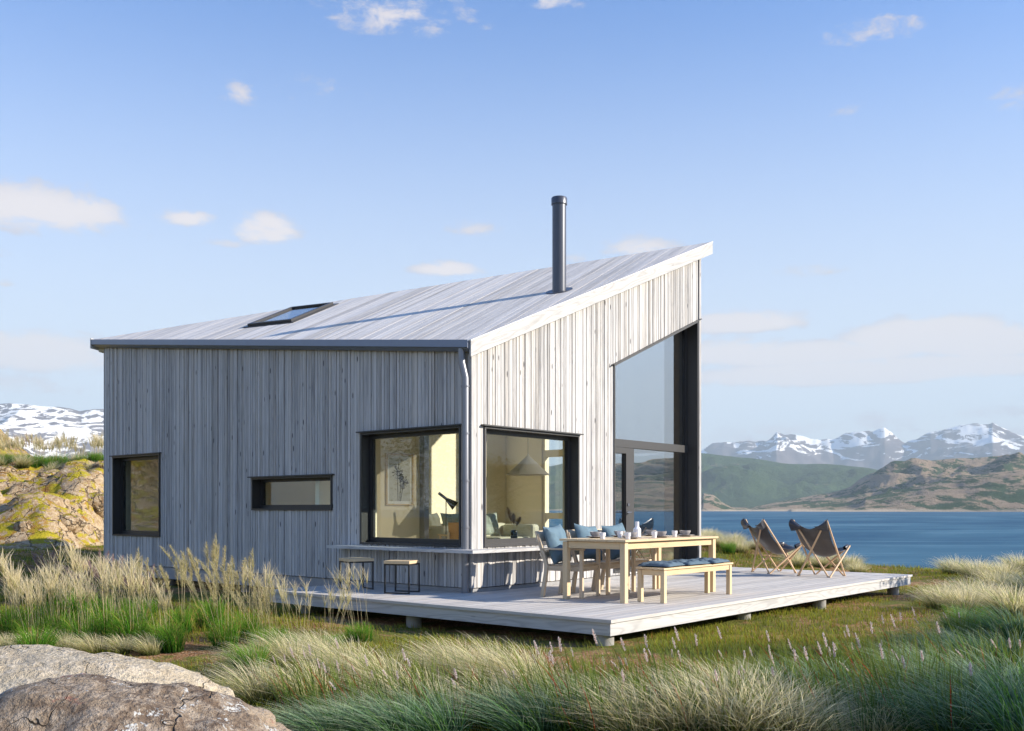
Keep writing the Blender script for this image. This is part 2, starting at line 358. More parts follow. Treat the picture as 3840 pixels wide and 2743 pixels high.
mb=MB(); boards(mb,'x',XR-0.022,0.022,(0.0,YL),OP_R,SB,lambda y:topz(XR,y)-0.12,8); mb.build('siding',M_SIDE,wr)
mb=MB(); wall_panels(mb,'y',YL-0.25,YL-0.024,(0.25,XR-0.25),[],SB+.01,lambda x:topz(x,YL)-TH-0.02); wb=mb.build('wall',M_PLY,cabin)
mb=MB(); boards(mb,'y',YL-0.022,0.022,(0.0,XR),[],SB,lambda x:topz(x,YL)-0.12,9); mb.build('siding',M_SIDE,wb)
# corner board at the near corner
mb=MB(); mb.box(-0.012,0.035,-0.014,0.0,SB,roofz(0,0)-.13,(0,0,1),.2); mb.box(-0.012,0.0,-0.0,0.05,SB,roofz(0,0)-.13,(0,0,1),.4); mb.build('corner_board',M_SIDE,cabin)
mb=MB(); mb.box(XR-0.05,XR+0.012,-0.014,0.0,SB,roofz(XR,0)-.13,(0,0,1),.1); mb.build('corner_board',M_SIDE,cabin)
# plinth, floor slab, dark underside
mb=MB(); mb.box(0.03,XR-.03,0.03,0.2,-0.16,SB-0.012); mb.box(0.03,0.2,0.2,YL-.03,-0.16,SB-0.012); mb.box(XR-.2,XR-.03,0.2,YL-.03,-0.16,SB-.012); mb.box(.2,XR-.2,YL-.2,YL-.03,-0.16,SB-.012); mb.build('plinth',M_CONC,cabin)
mb=MB(); mb.box(0.25,XR-.25,0.25,YL-.25,0.04,0.12,(1,0,0),.3); mb.build('floor',M_FLOOR,cabin)
mb=MB(); mb.box(0.21,XR-.21,0.21,YL-.21,-0.17,0.03); mb.build('underfloor',M_DARK,cabin)
mb0=MB(); mb0.lathe([(0,-.62),(.12,-.62),(.12,0),(0,0)],(0,0,0),20)
for i,(x,y) in enumerate([(.25,.3),(.25,2.9),(.25,5.4),(.25,7.9),(.25,9.6),(3,.3),(5.8,.3),(3,9.6),(5.8,9.6),(3,5),(5.8,5)]):
    if i==0: pier=mb0.build('foundation_pier',M_PIER,cabin,smooth=True); pier.location=(x,y,-.17)
    else:
        c=pier.copy(); COL.objects.link(c); c.parent=cabin; c.location=(x,y,-.17)
# roof
def roof_slab(mb,tri,zf,t0,t1):
    A=[(x,y,zf(x,y)-t0) for x,y in tri]; B=[(x,y,zf(x,y)-t1) for x,y in tri]
    mb.face(A,(1,0,0)); mb.face(B[::-1],(1,0,0))
    for i in range(3):
        j=(i+1)%3; mb.face([B[i],B[j],A[j],A[i]],(1,0,0))
mb=MB(); roof_slab(mb,[(0.03,0.03),(RR[0],0.03),(0.03,RL[1])],roofz,0.026,TH); roof_slab(mb,[(0.03,RL[1]),(RR[0],.03),RF],roofz2,0.03,TH+.02); roof=mb.build('roof',M_CURT,cabin)
def board_roof(mb,tri,zf,gx,gy,seed,w=.118):
    R=random.Random(seed); gl=math.hypot(gx,gy); s=Vector((gx/gl,gy/gl)); t=Vector((-s.y,s.x))
    P=[Vector(p) for p in tri]; ts=[p.dot(t) for p in P]; t0,t1=min(ts),max(ts)
    def interval(tt):
        xs=[]
        for i in range(3):
            a,b=P[i],P[(i+1)%3]; ta,tb=a.dot(t),b.dot(t)
            if abs(ta-tb)<1e-9: continue
            k=(tt-ta)/(tb-ta)
            if -1e-6<=k<=1+1e-6: xs.append((a+(b-a)*k).dot(s))
        return (min(xs),max(xs)) if len(xs)>=2 else None
    a=t0+1e-4
    while a<t1-1e-3:
        b=min(a+w*R.uniform(.8,1.15),t1-1e-4); rd=R.random(); dz=R.uniform(0,.003)
        subs=[(a+.002,b-.002)]
        tv=sorted(ts)[1]
        if a<tv<b: subs=[(a+.002,tv),(tv,b-.002)]
        for p,q in subs:
            if q-p<1e-4: continue
            i0,i1=interval(p),interval(q)
            if not i0 or not i1: continue
            pts=[s*i0[0]+t*p, s*i0[1]+t*p, s*i1[1]+t*q, s*i1[0]+t*q]
            zo=.022; lo=[Vector((v.x,v.y,zf(v.x,v.y)-.025)) for v in pts]; hi=[Vector((v.x,v.y,zf(v.x,v.y)-dz)) for v in pts]
            mb.hexa(lo+hi,(s.x,s.y,gl),rd)
        a=b
mb=MB(); board_roof(mb,[RN,RR,RL],roofz,A_X,A_Y,4); mb.build('roof_board',M_ROOFB,roof)
mb=MB(); board_roof(mb,[RL,RR,RF],roofz2,-bx*-1,-by*-1,6); mb.build('roof_board',M_ROOFB,roof)
def barge(p,q,zf,side,h=.205,th=.030,lift=0.0):
    mb=MB(); a=(p[0],p[1],zf(*p)+lift); b=(q[0],q[1],zf(*q)+lift); sx,sy=side
    c=[(a[0],a[1],a[2]-h),(b[0],b[1],b[2]-h),(b[0]+sx*th,b[1]+sy*th,b[2]-h),(a[0]+sx*th,a[1]+sy*th,a[2]-h)]
    c=c+[(x,y,z+h) for x,y,z in c]; d=(Vector(b)-Vector(a)).normalized()
    mb.hexa([Vector(v) for v in c],tuple(d),random.random())
    return mb
mb=barge((-.095,-.052),(6.39,-.052),roofz,(0,-1),.20,.028,-.024); ob=mb.build('barge_board',M_FASC,roof,merge=True)
mb=MB(); mb.sweep([(-.034,0),(.05,0),(.05,.022),(-.034,.022)],(-.10,-.05,roofz(-.10,-.05)-.021),(6.40,-.05,roofz(6.40,-.05)-.021),(0,1,0),(0,0,1)); mb.build('verge_cap',M_ROOFB,roof)
mb=barge((-.13,10.172),(6.38,10.172),roofz2,(0,1),.20,.028,0.012); mb.build('barge_board',M_FASC,roof)
mb=barge((6.376,-.05),(6.376,10.17),lambda x,y:roofz2(x,y),(1,0),.20,.028,0); mb.build('barge_board',M_FASC,roof)
# gutter along the rising eave
g0=Vector((-.0,-.045,roofz(-.085,-.045)-.005)); g1=Vector((-.0,10.17,roofz(-.085,10.17)-.005)); gd=(g1-g0).normalized()
mb=MB(); prof=[(-.088,0),(-.125,-.002),(-.125,-.105),(-.115,-.118),(-.06,-.150),(-.001,-.150),(-.001,-.03),(-.088,-.03)]
mb.sweep([(a,b) for a,b in prof],g0,g1,(1,0,0),(0,0,1)); gut=mb.build('gutter',M_GUT,cabin,merge=True)
mb=MB(); mb.sweep([(-.131,-.100),(-.126,-.100),(-.126,-.108),(-.131,-.108)],g0,g1,(1,0,0),(0,0,1)); mb.build('gutter_lip',M_METAL,gut)
mb=MB(); px_,py_=-.062,.055
zt=roofz(-.08,0)-.13
mb.tube([(-.075,.105,zt+.02),(-.075,.105,zt-.17),(-.062,.055,zt-.37),(-.062,.055,-0.0+.004)],.050,18); pipe=mb.build('downpipe',M_PIPE,cabin,smooth=True)
for z in (2.745,2.12,1.49,.87,.24):
    mb=MB(); mb.lathe([(.0505,-.012),(.058,-.012),(.058,.012),(.0505,.012)],(px_,py_,z),20); mb.build('pipe_collar',M_PIPE,pipe,smooth=True)
# chimney
chx,chy=2.694,0.60
mb=MB(); cz=roofz(chx,chy); mb.lathe([(0,-.25),(.110,-.25),(.110,1.40),(.100,1.40),(.1,1.3),(0,1.3)],(chx,chy,cz),32); ch=mb.build('chimney',M_CHIM,cabin,smooth=True)
mb=MB(); mb.lathe([(.111,1.36),(.126,1.36),(.126,1.46),(.118,1.472),(0,1.475)],(chx,chy,cz),32); mb.build('cap',M_CHIM,ch,smooth=True)
nrm=Vector((-A_X,-A_Y,1)).normalized(); M_=Matrix.Translation((chx,chy,cz+.012))@nrm.to_track_quat('Z','Y').to_matrix().to_4x4()
mb=MB(); mb.lathe([(.10,0),(.215,0),(.215,-.012),(0,-.012)],(0,0,0),36); mb.v=[tuple(M_@Vector(v)) for v in mb.v]; mb.build('flashing',M_CHIM,ch,smooth=True)
# skylight: lies in the roof plane, long side down the slope
s2=Vector((.953,.303)); t2=Vector((-.303,.953)); cs=Vector((1.49,5.84))
Xa=Vector((s2.x,s2.y,A_X*s2.x+A_Y*s2.y)).normalized(); Ya=nrm.cross(Xa); 
MS=Matrix.Translation((cs.x,cs.y,roofz(cs.x,cs.y)))@Matrix((( Xa.x,Ya.x,nrm.x,0),(Xa.y,Ya.y,nrm.y,0),(Xa.z,Ya.z,nrm.z,0),(0,0,0,1)))
def inMS(mb): mb.v=[tuple(MS@Vector(v)) for v in mb.v]; return mb
mb=MB(); a,b=.72,.47; w=.06
for (x0,x1,y0,y1) in ((-a,a,-b,-b+w),(-a,a,b-w,b),(-a,-a+w,-b+w,b-w),(a-w,a,-b+w,b-w)): mb.box(x0,x1,y0,y1,-.02,.055)
for (x0,x1,y0,y1) in ((-a-.07,a+.07,-b-.07,-b-.002),(-a-.07,a+.07,b+.002,b+.07),(-a-.07,-a-.002,-b-.002,b+.002),(a+.002,a+.07,-b-.002,b+.002)): mb.box(x0,x1,y0,y1,-.02,.012)
sk=inMS(mb).build('skylight',M_METALF,cabin)
mb=MB(); mb.box(-a+w,a-w,-b+w,b-w,.020,.026); inMS(mb).build('pane',M_SKYG,sk)
cut=MB(); cut.box(-a+w+.001,a-w-.001,-b+w+.001,b-w-.001,-.7,.4); co=inMS(cut).build('cutter',M_CURT,None,merge=True)
for ob in [roof]+[c for c in roof.children if c.name.startswith('roof_board')][:1]:
    bo=ob.modifiers.new('hole','BOOLEAN'); bo.object=co; bo.operation='DIFFERENCE'; bo.solver='EXACT'; bo.use_self=ob is not roof
    bpy.context.view_layer.update(); nm=bpy.data.meshes.new_from_object(ob.evaluated_get(bpy.context.evaluated_depsgraph_get())); ob.modifiers.clear(); ob.data=nm
bpy.data.objects.remove(co)
# windows --------------------------------------------------------------
def window(axis,a0,a1,z0,z1,name='window',ztop=None,gl=None,depth=.17,fr=.055,split=None,mfr=None,lin=.25):
    """dark lined opening: lining projects 15 mm, sash set back; returns the window part"""
    mfr=mfr or M_METAL; zt=ztop or (lambda t:z1)
    def put(mb,p0,p1,d0,d1,za,zb_,zc=None,zd=None):
        # box spanning p0..p1 along the wall, d0..d1 inwards; za,zb_ bottom/top at p0; zc,zd at p1
        zc=za if zc is None else zc; zd=zb_ if zd is None else zd
        if axis=='y': c=[(p0,d0,za),(p1,d0,zc),(p1,d1,zc),(p0,d1,za),(p0,d0,zb_),(p1,d0,zd),(p1,d1,zd),(p0,d1,zb_)]
        else: c=[(d0,p1,zc),(d0,p0,za),(d1,p0,za),(d1,p1,zc),(d0,p1,zd),(d0,p0,zb_),(d1,p0,zb_),(d1,p1,zd)]
        mb.hexa([Vector(v) for v in c],(0,0,1),.3)
    t=.028; o=-.016
    mb=MB(); put(mb,a0,a0+t,o,lin,z0,zt(a0)); put(mb,a1-t,a1,o,lin,z0,zt(a1)); put(mb,a0+t,a1-t,o,lin,z0,z0+t)
    put(mb,a0+t,a1-t,o,lin,zt(a0+t)-t,zt(a0+t),zt(a1-t)-t,zt(a1-t)); win=mb.build(name,mfr,cabin)
    mb=MB(); put(mb,a0-.055,a1+.055,-.055,.02,zt(a0-.055)+.002,zt(a0-.055)+.020,zt(a1+.055)+.002,zt(a1+.055)+.020); mb.build('flashing',mfr,win)
    d0=depth-.03; d1=depth+.04; i0=a0+t; i1=a1-t; b0=z0+t; T=lambda x: zt(x)-t
    mb=MB(); put(mb,i0,i0+fr,d0,d1,b0,T(i0)); put(mb,i1-fr,i1,d0,d1,b0,T(i1)); put(mb,i0+fr,i1-fr,d0,d1,b0,b0+fr+.015); put(mb,i0+fr,i1-fr,d0,d1,T(i0+fr)-fr,T(i0+fr),T(i1-fr)-fr,T(i1-fr))
    frm=mb.build('frame',mfr,win)
    mb=MB(); put(mb,i0+fr,i0+fr+.016,d0+.014,d1-.014,b0+fr+.015,T(i0+fr)-fr); mb.build('glazing_bead',M_STEEL,win)
    mb=MB(); put(mb,i1-fr-.016,i1-fr,d0+.014,d1-.014,b0+fr+.015,T(i1-fr)-fr); mb.build('glazing_bead',M_STEEL,win)
    if split is None:
        mb=MB(); g0,g1=i0+fr-.01,i1-fr+.01; put(mb,g0,g1,depth,depth+.006,b0+fr,T(g0)-fr+.01,b0+fr,T(g1)-fr+.01); mb.build('pane',gl or M_GLASS,win)
    # interior reveal in plywood
    mb=MB(); put(mb,a0-.002,a0+.012,lin+.0005,lin+.05,z0,zt(a0)); put(mb,a1-.012,a1+.002,lin+.0005,lin+.05,z0,zt(a1)); put(mb,a0+.012,a1-.012,lin+.0005,lin+.05,z0-.012,z0+.006); mb.build('reveal',M_PLY,win)
    return win,put
w1,_=window('x',*OP_L[0][:2],.60,2.235); w2,_=window('x',*OP_L[1][:2],1.095,1.63,fr=.045); w3,_=window('x',*OP_L[2][:2],.60,2.14)
w4,_=window('y',*OP_G[0][:2],.60,2.235,mfr=M_METALF)
# tall gable glazing with door
gw,put=window('y',3.33,5.99,.10,0,ztop=gab_t,split=True,depth=.23,fr=.055,mfr=M_METALF,lin=.275)
d0,d1=.20,.27; L0,L1=3.33+.028,5.99-.028; zt0,zt1=2.13,2.26
mb=MB(); put(mb,L0,L1,d0-.02,d1,zt0,zt1); mb.build('transom',M_METALF,gw)
mb=MB(); put(mb,4.06,4.21,d0-.01,d1,.128,zt0); mb.build('mullion',M_METALF,gw)
T=lambda x:gab_t(x)-.028-.06
mb=MB(); put(mb,L0+.07,L1-.07,.232,.238,zt1-.01,T(L0+.07)+.01,zt1-.01,T(L1-.07)+.01); mb.build('pane',M_GLASS2,gw)
mb=MB(); put(mb,4.20,L1-.07,.232,.238,.19,zt0+.01); mb.build('pane',M_GLASS2,gw)
mb=MB(); x0,x1=L0+.086,4.055
put(mb,x0,x0+.045,d0-.03,d1-.01,.15,2.125); put(mb,x1-.11,x1,d0-.03,d1-.01,.15,2.125); put(mb,x0+.045,x1-.11,d0-.03,d1-.01,.15,.32); put(mb,x0+.045,x1-.11,d0-.03,d1-.01,2.03,2.125); door=mb.build('door',M_METALF,cabin)
mb=MB(); put(mb,x0+.04,x1-.10,.215,.221,.31,2.04); mb.build('pane',M_GLASS2,door)
mb=MB(); mb.tube([(4.00,.165,1.06),(4.00,.11,1.06)],.011,10); mb.tube([(4.01,.11,1.06),(3.87,.11,1.06)],.011,10); mb.tube([(4.0,.168,1.06),(4.0,.158,1.06)],.027,16); mb.build('handle',M_HANDLE,door,smooth=True)
mb=MB(); mb.tube([(4.0,.168,1.19),(4.0,.155,1.19)],.027,16); mb.build('lock',M_HANDLE,door,smooth=True)
# rear glazing facing the lake, pale timber frames inside
def rbox(mb,y0,y1,z0,z1,dx0=-.22,dx1=-.10): mb.box(XR+dx0,XR+dx1,y0,y1,z0,z1,(0,0,1),.2)
mb=MB()
for y0,y1 in ((.55,.61),(1.95,2.03),(2.63,2.71),(3.39,3.45)): rbox(mb,y0,y1,.16,4.3)
for z0,z1 in ((.16,.22),(4.24,4.30),(2.16,2.30)):
    for a,b in ((.61,1.95),(2.03,2.63),(2.71,3.39)): rbox(mb,a,b,z0,z1,-.21,-.11)
rbox(mb,2.71,3.39,.92,1.04,-.21,-.11); rbox(mb,2.71,3.39,3.1,3.22,-.21,-.11)
rw=mb.build('window',M_PLY,cabin)
mb=MB(); mb.box(XR-.166,XR-.160,.56,3.44,.18,4.28); mb.build('pane',M_GLASS3,rw)
mb=MB()  # unseen bedroom window, added so sun bounces into the slot window's room
for y0,y1 in ((4.75,4.81),(6.69,6.75)): rbox(mb,y0,y1,.45,3.3)
for z0,z1 in ((.45,.51),(3.24,3.30)): rbox(mb,4.81,6.69,z0,z1,-.21,-.11)
added_window=mb.build('window',M_PLY,cabin); mb=MB(); mb.box(XR-.166,XR-.160,4.8,6.7,.5,3.25); mb.build('pane',M_GLASS3,added_window)
# interior partitions and back wall
def ipart(x0,x1,y0,y1,name='partition'):
    mb=MB(); zt=lambda x,y: topz(x,y)-TH-.045
    c=[(x0,y0,.12),(x1,y0,.12),(x1,y1,.12),(x0,y1,.12),(x0,y0,zt(x0,y0)),(x1,y0,zt(x1,y0)),(x1,y1,zt(x1,y1)),(x0,y1,zt(x0,y1))]
    mb.hexa([Vector(v) for v in c],(0,0,1),.21); return mb.build(name,M_PLY,cabin)
ipart(.252,2.45,3.5,3.6); ipart(2.45,XR-.252,4.4,4.5); ipart(2.34,2.45,3.602,4.398); ipart(.252,XR-.252,6.9,7.0)
mb=MB(); mb.box(2.455,2.57,3.38,3.50,.12,roofz(2.5,3.4)-TH-.05,(0,0,1)); mb.build('steel_column',M_PIPE,cabin)
# bench-high counter round the corner
mb=MB(); wS=.27; zt_,zb2=.578,.536
mb.hexa([Vector(p) for p in ((-wS,-wS,zb2),(2.45,-wS,zb2),(2.45,-.002,zb2),(-.002,-.002,zb2),(-wS,-wS,zt_),(2.45,-wS,zt_),(2.45,-.002,zt_),(-.002,-.002,zt_))],(1,0,0),.61)
mb.hexa([Vector(p) for p in ((-wS,2.68,zb2),(-wS,-wS+.004,zb2),(-.004,.001,zb2),(-.004,2.68,zb2),(-wS,2.68,zt_),(-wS,-wS+.004,zt_),(-.004,.001,zt_),(-.004,2.68,zt_))],(0,1,0),.27)
cnt=mb.build('counter',M_FASC,cabin)
# ------------------------------------------------------------------ deck
deck=thing('timber_deck','low grey timber deck wrapped round two sides of the cabin','deck',(0,0,0))
DX0,DX1,DY0,DYL=-1.465,7.57,-3.25,2.50
mb=MB(); y=DY0; R=random.Random(12); bw=.141
mb.box(DX0,DX0+.12,DY0,DYL,-.034,0,(0,1,0),.7)
while y<DYL-.01:
    y1=min(y+bw,DYL); 
    x1=DX1 if y1<=0.0 else (DX1 if False else -.006)
    xs=[DX0+.124]
    if y1<=0.03:
        y1=min(y1,-.006) if y1>-.02 else y1
        j=R.uniform(1.5,5.5); xs+=[j] ; 
        if j<3.2: xs.append(j+R.uniform(2.4,4))
        xs=[v for v in xs if v<DX1-.5]+[DX1]
    else:
        xs=[DX0+.124,.02]
    for a,b in zip(xs[:-1],xs[1:]):
        if y1-y>.01: mb.box(a+.001,b-.001,y+.0055,y1-.0055,-.034,R.uniform(-.0015,0),(1,0,0),R.random())
    y+=bw
y=0.0
while y<1.6:
    mb.box(XR+.03,DX1,y+.003,y+bw-.003,-.034,-.001,(1,0,0),R.random()); y+=bw
mb.build('decking',M_DECK,deck,merge=False)
mb=MB(); mb.box(DX0+.02,DX1-.05,DY0+.022,DY0+.054,-.165,-.037,(1,0,0),.33); mb.build('fascia_board',M_FASC,deck)
mb=MB(); mb.box(DX0+.022,DX0+.054,DY0+.056,DYL-.03,-.165,-.037,(0,1,0),.71); mb.build('fascia_board',M_FASC,deck)
mb=MB(); mb.box(DX1-.09,DX1-.055,DY0+.056,1.6,-.165,-.037,(0,1,0),.11); mb.build('fascia_board',M_FASC,deck)
mb=MB(); mb.box(DX0+.056,-.1,DYL-.07,DYL-.03,-.165,-.037,(1,0,0),.5); mb.build('fascia_board',M_FASC,deck)
mb=MB()
for x in np.arange(DX0+.5,DX1-.2,.6): mb.box(x,x+.045,DY0+.057,-.05,-.16,-.037,(0,1,0),.4)
mb.build('joist',M_DARK,deck,merge=False)
pm=MB(); pm.lathe([(0,-.55),(.095,-.55),(.095,0),(0,0)],(0,0,-.166),24); first=None
for (x,y) in ((-1.33,-3.08),(1.76,-3.05),(4.05,-3.08),(7.18,-3.05),(-1.25,-.2),(-1.25,1.9),(7.2,-.6),(1.76,-1.2),(4.05,-1.2)):
    if first is None: first=pm.build('post',M_PIER,deck,smooth=True); first.location=(x,y,0)
    else:
        c=first.copy(); COL.objects.link(c); c.parent=deck; c.location=(x,y,0)
# ------------------------------------------------------------------ furniture on the deck
def part(mb,name,m,par,bevel=.004,smooth=False): return mb.build(name,m,par,smooth=smooth,bevel=bevel)
# long table
tb=thing('dining_table','long slatted wooden dining table set with grey bowls and white cups on the deck','table',(1.165,-1.93,0))
mb=MB(); n=7; wy=.98/n
for i in range(n): mb.box(-1.125,1.125,-.49+i*wy+.002,-.49+(i+1)*wy-.002,.722,.748,(1,0,0),.11+.117*i)
part(mb,'tabletop',M_OAK,tb,.003)
mb=MB()
for y in (-.44,.415): mb.box(-1.03,1.03,y,y+.025,.635,.714,(1,0,0),.3+y)
for x in (-1.085,1.06): mb.box(x,x+.025,-.38,.38,.635,.714,(0,1,0),.2+x*.1)
for x in np.linspace(-.9,.9,7): mb.box(x-.03,x+.03,-.455,.455,.7145,.7215,(0,1,0),.5)
part(mb,'apron',M_OAK,tb,.002)
for x in (-1.06,1.06):
    for y in (-.425,.425):
        mb=MB(); mb.box(x-.036,x+.036,y-.036,y+.036,0,.714,(0,0,1),.4+x*.13+y*.2); part(mb,'leg',M_OAK,tb)
# bench
bn=thing('garden_bench','low backless wooden bench with three blue seat cushions','bench',(1.21,-2.555,0))
mb=MB(); n=5; wy=.40/n
for i in range(n): mb.box(-.86,.86,-.20+i*wy+.002,-.20+(i+1)*wy-.002,.393,.415,(1,0,0),.21+.137*i)
part(mb,'seat',M_OAK,bn,.003)
mb=MB()
for y in (-.178,.158): mb.box(-.78,.78,y,y+.02,.325,.386,(1,0,0),.3+y)
for x in (-.832,.812): mb.box(x,x+.02,-.13,.13,.325,.386,(0,1,0),.4)
for x in np.linspace(-.6,.6,4): mb.box(x-.03,x+.03,-.185,.185,.3865,.3925,(0,1,0),.5)
part(mb,'apron',M_OAK,bn,.002)
for x in (-.81,.81):
    for y in (-.16,.16):
        mb=MB(); mb.box(x-.028,x+.028,y-.028,y+.028,0,.386,(0,0,1),.3+x*.13+y*.4); part(mb,'leg',M_OAK,bn)
def pillow_mesh(a,b,t,ears=.09,tuft=False,seed=0,n=26,flat=0.35):
    mb=MB(); G={}
    for sgn in (1,-1):
        for i in range(n+1):
            for j in range(n+1):
                u=-1+2*i/n; v=-1+2*j/n
                x=u*a*(1-ears*(1-v*v)); y=v*b*(1-ears*(1-u*u))
                h=t*(max(0,(1-u**4))*max(0,(1-v**4)))**.55
                h*=1+.25*mnoise.noise(Vector((u*2.2+seed,v*2.2,seed*1.7)))
                h+=.010*mnoise.noise(Vector((u*6+seed,v*6,3)))*(1 if h>0.01 else 0)
                if tuft:
                    for (p,q) in ((-.42,-.42),(.42,-.42),(-.42,.42),(.42,.42)):
                        d=math.hypot(u-p,v-q); h*=1-.72*math.exp(-(d/.17)**2)
                    h*=1-.30*math.exp(-((abs(u)-.42)/.09)**2)*(1 if abs(v)>.4 else .35)-.0
                    h*=1-.30*math.exp(-((abs(v)-.42)/.09)**2)*(1 if abs(u)>.4 else .35)
                G[(sgn,i,j)]=(x,y,(h if sgn>0 else -h*flat))
    for sgn in (1,-1):
        for i in range(n):
            for j in range(n):
                q=[G[(sgn,i,j)],G[(sgn,i+1,j)],G[(sgn,i+1,j+1)],G[(sgn,i,j+1)]]
                mb.face(q if sgn>0 else q[::-1],(1,0,0))
    return mb
for i,(x,y,lab,rz) in enumerate(((.66,-2.53,'blue tufted seat cushion on the near end of the bench',.12),(1.20,-2.555,'blue tufted seat cushion in the middle of the bench',-.06),(1.74,-2.56,'blue tufted seat cushion on the far end of the bench',.10))):
    o=pillow_mesh(.245,.215,.050,.05,True,i*3.1,flat=.30).build('seat_cushion',M_BLUE2,None,smooth=True); o.location=(x,y,.432); o.rotation_euler=(0,0,rz); tag(o,lab,'cushion','blue cushions on the bench')
# armchairs
def armchair():
    t=thing('armchair','pale wooden armchair with a blue pillow, nearest to the corner window','chair',(0,0,0),0,'wooden armchairs along the table')
    for x in (-.255,.255):
        mb=MB(); mb.box(x-.023,x+.023,-.268,-.222,0,.597,(0,0,1),.3+x); part(mb,'leg',M_OAKG,t)
        mb=MB(); mb.bar((x,.30,0),(x,.235,.40),.046,.048,.6+x,(1,0,0)); mb.bar((x,.235,.385),(x,.37,.80),.046,.042,.2+x,(1,0,0)); part(mb,'leg',M_OAKG,t)
        mb=MB(); mb.box(x-.028,x+.028,-.285,.30,.598,.622,(0,1,0),.5+x); part(mb,'armrest',M_OAKG,t,.005)
    mb=MB()
    for i in range(6): mb.box(-.232,.232,-.23+i*.078,-.23+i*.078+.073,.398,.418,(1,0,0),.2*i); 
    part(mb,'seat',M_OAKG,t,.003)
    mb=MB(); mb.box(-.232,.232,-.255,-.235,.335,.395,(1,0,0),.1); mb.box(-.232,.232,.222,.242,.335,.395,(1,0,0),.2)
    for x in (-.265,.245): mb.box(x,x+.02,-.22,.215,.335,.395,(0,1,0),.6)
    part(mb,'seat_frame',M_OAKG,t,.002)
    mb=MB(); 
    for z0,z1,y in ((.70,.835,.352),(.50,.56,.288)):
        k=10
        for i in range(k):
            x0,x1=-.29+i*.058,-.29+(i+1)*.058; c=lambda x:.035*(1-(x/.29)**2)
            mb.hexa([Vector(p) for p in ((x0,y+c(x0)-.012,z0),(x1,y+c(x1)-.012,z0),(x1,y+c(x1)+.012,z0),(x0,y+c(x0)+.012,z0),(x0,y+.03+c(x0)-.012,z1),(x1,y+.03+c(x1)-.012,z1),(x1,y+.03+c(x1)+.012,z1),(x0,y+.03+c(x0)+.012,z1))],(1,0,0),.8)
    mb.build('backrest',M_OAKG,t,smooth=True)
    return t
ac=armchair(); ac.location=(.46,-1.33,0); ac.rotation_euler=(0,0,.20)
AC=[ac,copy_tree(ac,(1.16,-1.30,0),.06,'middle pale wooden armchair on the wall side of the table'),copy_tree(ac,(1.83,-1.29,0),-.02,'pale wooden armchair beside the glass door, behind the table')]
for i,(c,lab) in enumerate(zip(AC,('bright blue square pillow leaning in the armchair nearest the corner window','blue square pillow leaning in the middle armchair','blue square pillow leaning in the armchair by the glass door'))):
    o=pillow_mesh(.255,.255,.085,.10,False,i*2.3+1,flat=.9).build('pillow',M_BLUE,None,smooth=True)
    L=Matrix.Translation(c.location)@Matrix.Rotation(c.rotation_euler.z,4,'Z')
    o.matrix_world=L@Matrix.Translation((0,.215,.662))@Matrix.Rotation(math.radians(73),4,'X')@Matrix.Rotation(math.radians((3,-5,4)[i]),4,'Z')
    tag(o,lab,'pillow','blue pillows in the armchairs')
# stools
def stool():
    t=thing('bar_stool','square black steel stool with a wooden seat, nearer the drainpipe','stool',(0,0,0),0,'stools under the counter')
    mb=MB(); mb.box(-.185,.185,-.185,.185,.394,.434,(1,0,0),.37); part(mb,'seat',M_OAK,t,.004)
    mb=MB(); s=.172; w=.009
    for y in (-s,s): mb.box(-s-w,s+w,y-w,y+w,.374,.3935)
    for x in (-s,s): mb.box(x-w,x+w,-s+w+.001,s-w-.001,.374,.3935); mb.box(x-w,x+w,-s+w+.001,s-w-.001,.001,.018)
    mb.build('frame',M_STEEL,t)
    for x in (-s,s):
        for y in (-s,s):
            mb=MB(); mb.box(x-w,x+w,y-w,y+w,.0,.3735); mb.build('leg',M_STEEL,t)
    return t
st=stool(); st.location=(-.60,.70,0); st.rotation_euler=(0,0,math.radians(23))
copy_tree(st,(-.60,1.62,0),math.radians(-18),'square black steel stool with a wooden seat, farther from the drainpipe')
# crockery
def bowl():
    mb=MB(); mb.lathe([(0,.0),(.032,.0),(.036,.006),(.062,.028),(.074,.058),(.075,.070),(.072,.070),(.058,.032),(.03,.012),(0,.010)],(0,0,0),32); return mb.build('bowl',M_GREY,None,smooth=True)
def plate():
    mb=MB(); mb.lathe([(0,0),(.060,0),(.066,.004),(.118,.016),(.128,.020),(.127,.023),(.07,.010),(0,.008)],(0,0,0),40); return mb.build('plate',M_GREY,None,smooth=True)
def cup():
    mb=MB(); mb.lathe([(0,0),(.027,0),(.029,.003),(.029,.036),(.036,.040),(.037,.080),(.034,.080),(.033,.045),(.026,.04),(.025,.006),(0,.006)],(0,0,0),28); return mb.build('cup',M_WHITE,None,smooth=True)
TZ=.7485
spots=[(.60,-2.13,'grey bowl','front plate nearest the table corner'),(1.26,-2.15,'grey bowl','front plate in the middle of the table'),(1.90,-2.13,'grey bowl','front plate at the far end of the table'),
       (.56,-1.62,'grey bowl','rear plate nearest the table corner'),(1.10,-1.62,'grey bowl','rear plate in the middle of the table'),(1.86,-1.62,'grey bowl','rear plate at the far end of the table')]
b0=p0=None
for (x,y,_,w) in spots:
    if b0 is None: p0=plate(); b0=bowl(); p,b=p0,b0
    else: p=copy_tree(p0,(0,0,0)); b=copy_tree(b0,(0,0,0))
    p.location=(x,y,TZ); b.location=(x+.004,y+.003,TZ+.0095)
    tag(p,'grey stoneware plate, the '+w,'plate','grey plates on the table'); tag(b,'grey stoneware bowl on the '+w,'bowl','grey bowls on the table')
c0=None
